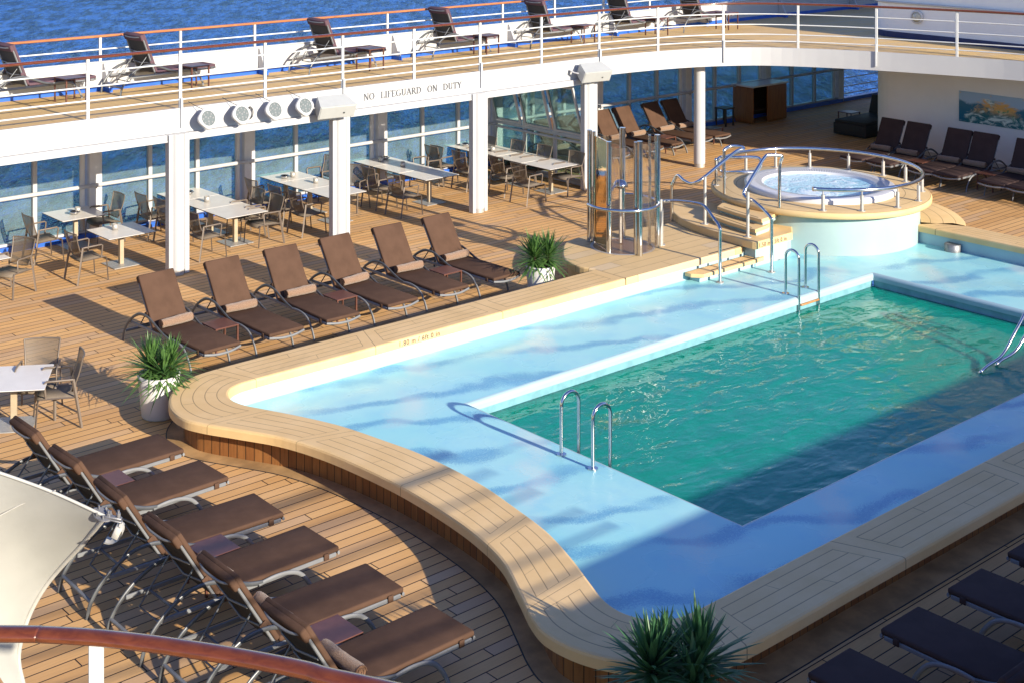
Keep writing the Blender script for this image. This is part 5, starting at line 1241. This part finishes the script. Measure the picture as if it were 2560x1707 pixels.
def lettering(txt, x0, x1, y, z0, h, parent):
    m = MB(); adv = []; cur = 0.0; lay = []
    for ch in txt:
        if ch == ' ': cur += .95; continue
        wd_, st, sf_ = GL[ch]; lay.append((ch, cur)); cur += wd_ + .06
    sx = (x1 - x0) / cur; n_ = 0
    for ch, c0 in lay:
        wd_, st, sf_ = GL[ch]; S = curve_strokes(st) if isinstance(st, str) else list(st)
        for a, c, z_ in sf_: S.append(((a, z_), (c, z_), .04))
        for (p, q_, t_) in S:
            p1 = Vector((x0 + (c0 + p[0]) * sx, z0 + p[1] * h)); q1 = Vector((x0 + (c0 + q_[0]) * sx, z0 + q_[1] * h)); d = (q1 - p1)
            if d.length < 1e-6: continue
            d.normalize(); e = Vector((-d.y, d.x)) * (t_ * 1.25 * h / 2); d = d * (.01 * h); n_ += 1; yy = y - .0004 * (n_ % 7)
            vs = [(r.x, yy, r.y) for r in (p1 - d - e, q1 + d - e, q1 + d + e, p1 - d + e)] + [(r.x, y + .006, r.y) for r in (p1 - d - e, q1 + d - e, q1 + d + e, p1 - d + e)]
            m.add(vs, [(0, 1, 2, 3), (0, 4, 5, 1), (1, 5, 6, 2), (2, 6, 7, 3), (3, 7, 4, 0)])
        m.v = [(v[0] - 20.5, v[1] - 25.43, v[2] - 3.07) for v in m.v]; m.build('letter', 'letter', parent); m = MB()
    return parent
LT = thing('lettering', 'grey serif words NO LIFEGUARD ON DUTY on the white fascia', 'lettering', (20.5, 25.43, 3.07))
lettering('NO LIFEGUARD ON DUTY', 19.04, 21.94, 25.418, 3.000, .142, LT)

# ---- bar cabinet, stool, daybed and tables at the back
t_ = thing('bar_cabinet', 'orange brown wooden bar counter with open front in the shade by the windows', 'bar counter', (37.58, 28.72, 0))
MB().rbox((0, 0, 1.20), (1.85, .90, .05), .006, 1, smooth=False).build('counter_top', 'tabletop', t_)
MB().rbox((-.86, 0, .60), (.05, .80, 1.14), .005, 1, smooth=False).build('side_panel', 'orange_wood', t_); MB().rbox((.86, 0, .60), (.05, .80, 1.14), .005, 1, smooth=False).build('side_panel', 'orange_wood', t_)
MB().rbox((.34, -.40, .60), (.98, .04, 1.14), .005, 1, smooth=False).build('front_panel', 'orange_wood', t_)
MB().rbox((0, .37, .60), (1.66, .04, 1.14), .005, 1, smooth=False).build('back_panel', 'darkwood', t_); MB().box((-.48, 0, .42), (.66, .70, .03)).build('shelf', 'darkwood', t_)
t_ = thing('bar_stool', 'dark square stool left of the orange bar counter', 'stool', (35.95, 28.85, 0))
MB().rbox((0, 0, .555), (.46, .46, .04), .006, 1, smooth=False).build('seat', 'darkwood', t_)
for sx in (-1, 1):
    for sy in (-1, 1): MB().box((sx * .19, sy * .19, .268), (.045, .045, .535)).build('leg', 'darkwood', t_)
t_ = thing('daybed', 'low black wicker daybed in the shade at the deckhouse corner', 'daybed', (38.4, 25.2, 0))
MB().rbox((0, 0, .20), (2.1, 1.15, .36), .03, 2).build('base', 'wicker', t_); MB().rbox((0, 0, .42), (2.04, 1.10, .10), .03, 2).build('mattress', 'wicker', t_)
MB().rbox((.95, 0, .72), (.14, 1.1, .62), .04, 2, rot=Matrix.Rotation(rad(18), 3, 'Y')).build('backrest', 'wicker', t_)
place(ST_UP, (38.6, 26.05, 0), 0, 'small table behind the black daybed in the shade', None)

# ---- tensile membrane corner, lower left
tip = W(262, 1292, 2.75)
top = [tip, W(150, 1240, 2.95), W(60, 1205, 3.10), W(-40, 1172, 3.25), W(-160, 1140, 3.4)]
hem = [tip, W(212, 1352, 2.42), W(160, 1408, 2.15), W(115, 1462, 1.92), W(78, 1525, 1.70), W(55, 1590, 1.48), W(46, 1650, 1.28), W(60, 1720, 1.05), W(72, 1800, .8)]
ts = spl(top, 8); hs = spl(hem, 4); mem = thing('tensile_canopy', 'cream tensile membrane corner with a bolted steel clamp, lower left', 'canopy', tip)
def samp(P_, s_): L = arcl(P_); return at_len(P_, L, s_ * L[-1])
vs = []; N1, N2 = 26, 14
for i in range(N1 + 1):
    a = samp(ts, i / N1); c = samp(hs, i / N1)
    for k in range(N2 + 1):
        s_ = k / N2; p = a.lerp(c, s_); p = p + Vector((-.25, .05, .12)) * (math.sin(PI * s_) * (i / N1)); vs.append(p - tip)
fs = [(i * (N2 + 1) + k, i * (N2 + 1) + k + 1, (i + 1) * (N2 + 1) + k + 1, (i + 1) * (N2 + 1) + k) for i in range(N1) for k in range(N2)]
th_ = Vector((.006, .008, -.012)); m = MB(); m.add(vs, fs, True); m.add([v + th_ for v in vs], [tuple(reversed(f)) for f in fs], True); m.build('membrane', 'canvas', mem)
m = MB(); m.tube([p - tip for p in hs], .022, 8); m.build('hem', 'white_worn', mem)
m = MB(); m.tube([p - tip + Vector((0, 0, .01)) for p in ts], .014, 8); m.build('edge_rope', 'canvas', mem)
seam = [samp(ts, .30), samp(ts, .5).lerp(samp(hs, .5), .22), samp(ts, .8).lerp(samp(hs, .8), .30)]
m = MB(); m.tube([p - tip + Vector((-.02, -.02, .05)) for p in spl(seam, 6)], .006, 5); m.build('seam', 'white_worn', mem)
rx = Vector((RT[0], RT[1], 0)); fx_ = Vector((FW[0], FW[1], 0))
rotc = Matrix((rx, fx_, Vector((0, 0, 1)))).transposed()
CS = .5
def cl(u, v, z): return rotc @ Vector((u * CS, v * CS, z * CS))
m = MB(); n = 28; m.add([cl(-.04 + .17 * math.cos(2 * PI * k / n), .02 + .12 * math.sin(2 * PI * k / n), .05 + .05 * math.sin(2 * PI * k / n) - .05 * math.cos(2 * PI * k / n)) for k in range(n)] + [cl(-.04 + .17 * math.cos(2 * PI * k / n), .02 + .12 * math.sin(2 * PI * k / n), .025 + .05 * math.sin(2 * PI * k / n) - .05 * math.cos(2 * PI * k / n)) for k in range(n)], [tuple(range(n)), tuple(reversed(range(n, 2 * n)))] + [(k, (k + 1) % n, n + (k + 1) % n, n + k) for k in range(n)])
m.build('clamp_plate', 'lead', mem)
m = MB(); m.rbox(cl(.13, 0, .0), (.16, .045, .022), .006, 1, rot=rotc @ Matrix.Rotation(rad(10), 3, 'Y')); m.rbox(cl(.15, 0, -.045), (.15, .045, .016), .005, 1, rot=rotc @ Matrix.Rotation(rad(14), 3, 'Y')); m.build('shackle_bar', 'lead', mem)
m = MB()
for a in range(7):
    u_, v_ = -.04 + .135 * math.cos(a * .9 + .4), .02 + .09 * math.sin(a * .9 + .4); z_ = .05 + .04 * math.sin(a * .9 + .4) - .04 * math.cos(a * .9 + .4); c_ = cl(u_, v_, z_); m.cyl((c_.x, c_.y), .010, c_.z, c_.z + .028, 8)
for u_ in (.06, .23): c_ = cl(u_, 0, .01); m.cyl((c_.x, c_.y), .020, c_.z, c_.z + .03, 8); m.cyl((c_.x, c_.y), .011, c_.z + .03, c_.z + .055, 8)
m.build('bolt', 'lead', mem)
m = MB(); rin, rout = .16, .19; vs = []; fs = []; n = 12
for k in range(n + 1):
    a = rad(-120 + 165 * k / n)
    for w_ in (-.11, .11): vs.append(cl(.12 + rout * math.cos(a), w_, -.22 + rout * math.sin(a) * .9))
for k in range(n): fs.append((k * 2, k * 2 + 1, k * 2 + 3, k * 2 + 2))
vs2 = [Vector(v) * 1 + cl(-.02, 0, -.015) for v in vs]; m.add(vs, fs, True); m.add(vs2, [tuple(reversed(f)) for f in fs], True); m.rbox(cl(.22, 0, -.22), (.06, .136, .10), .008, 1, rot=rotc @ Matrix.Rotation(rad(25), 3, 'Y')); m.build('clamp_saddle', 'white_worn', mem)

# ================================================================== finish
for o in list(bpy.data.objects):
    pass
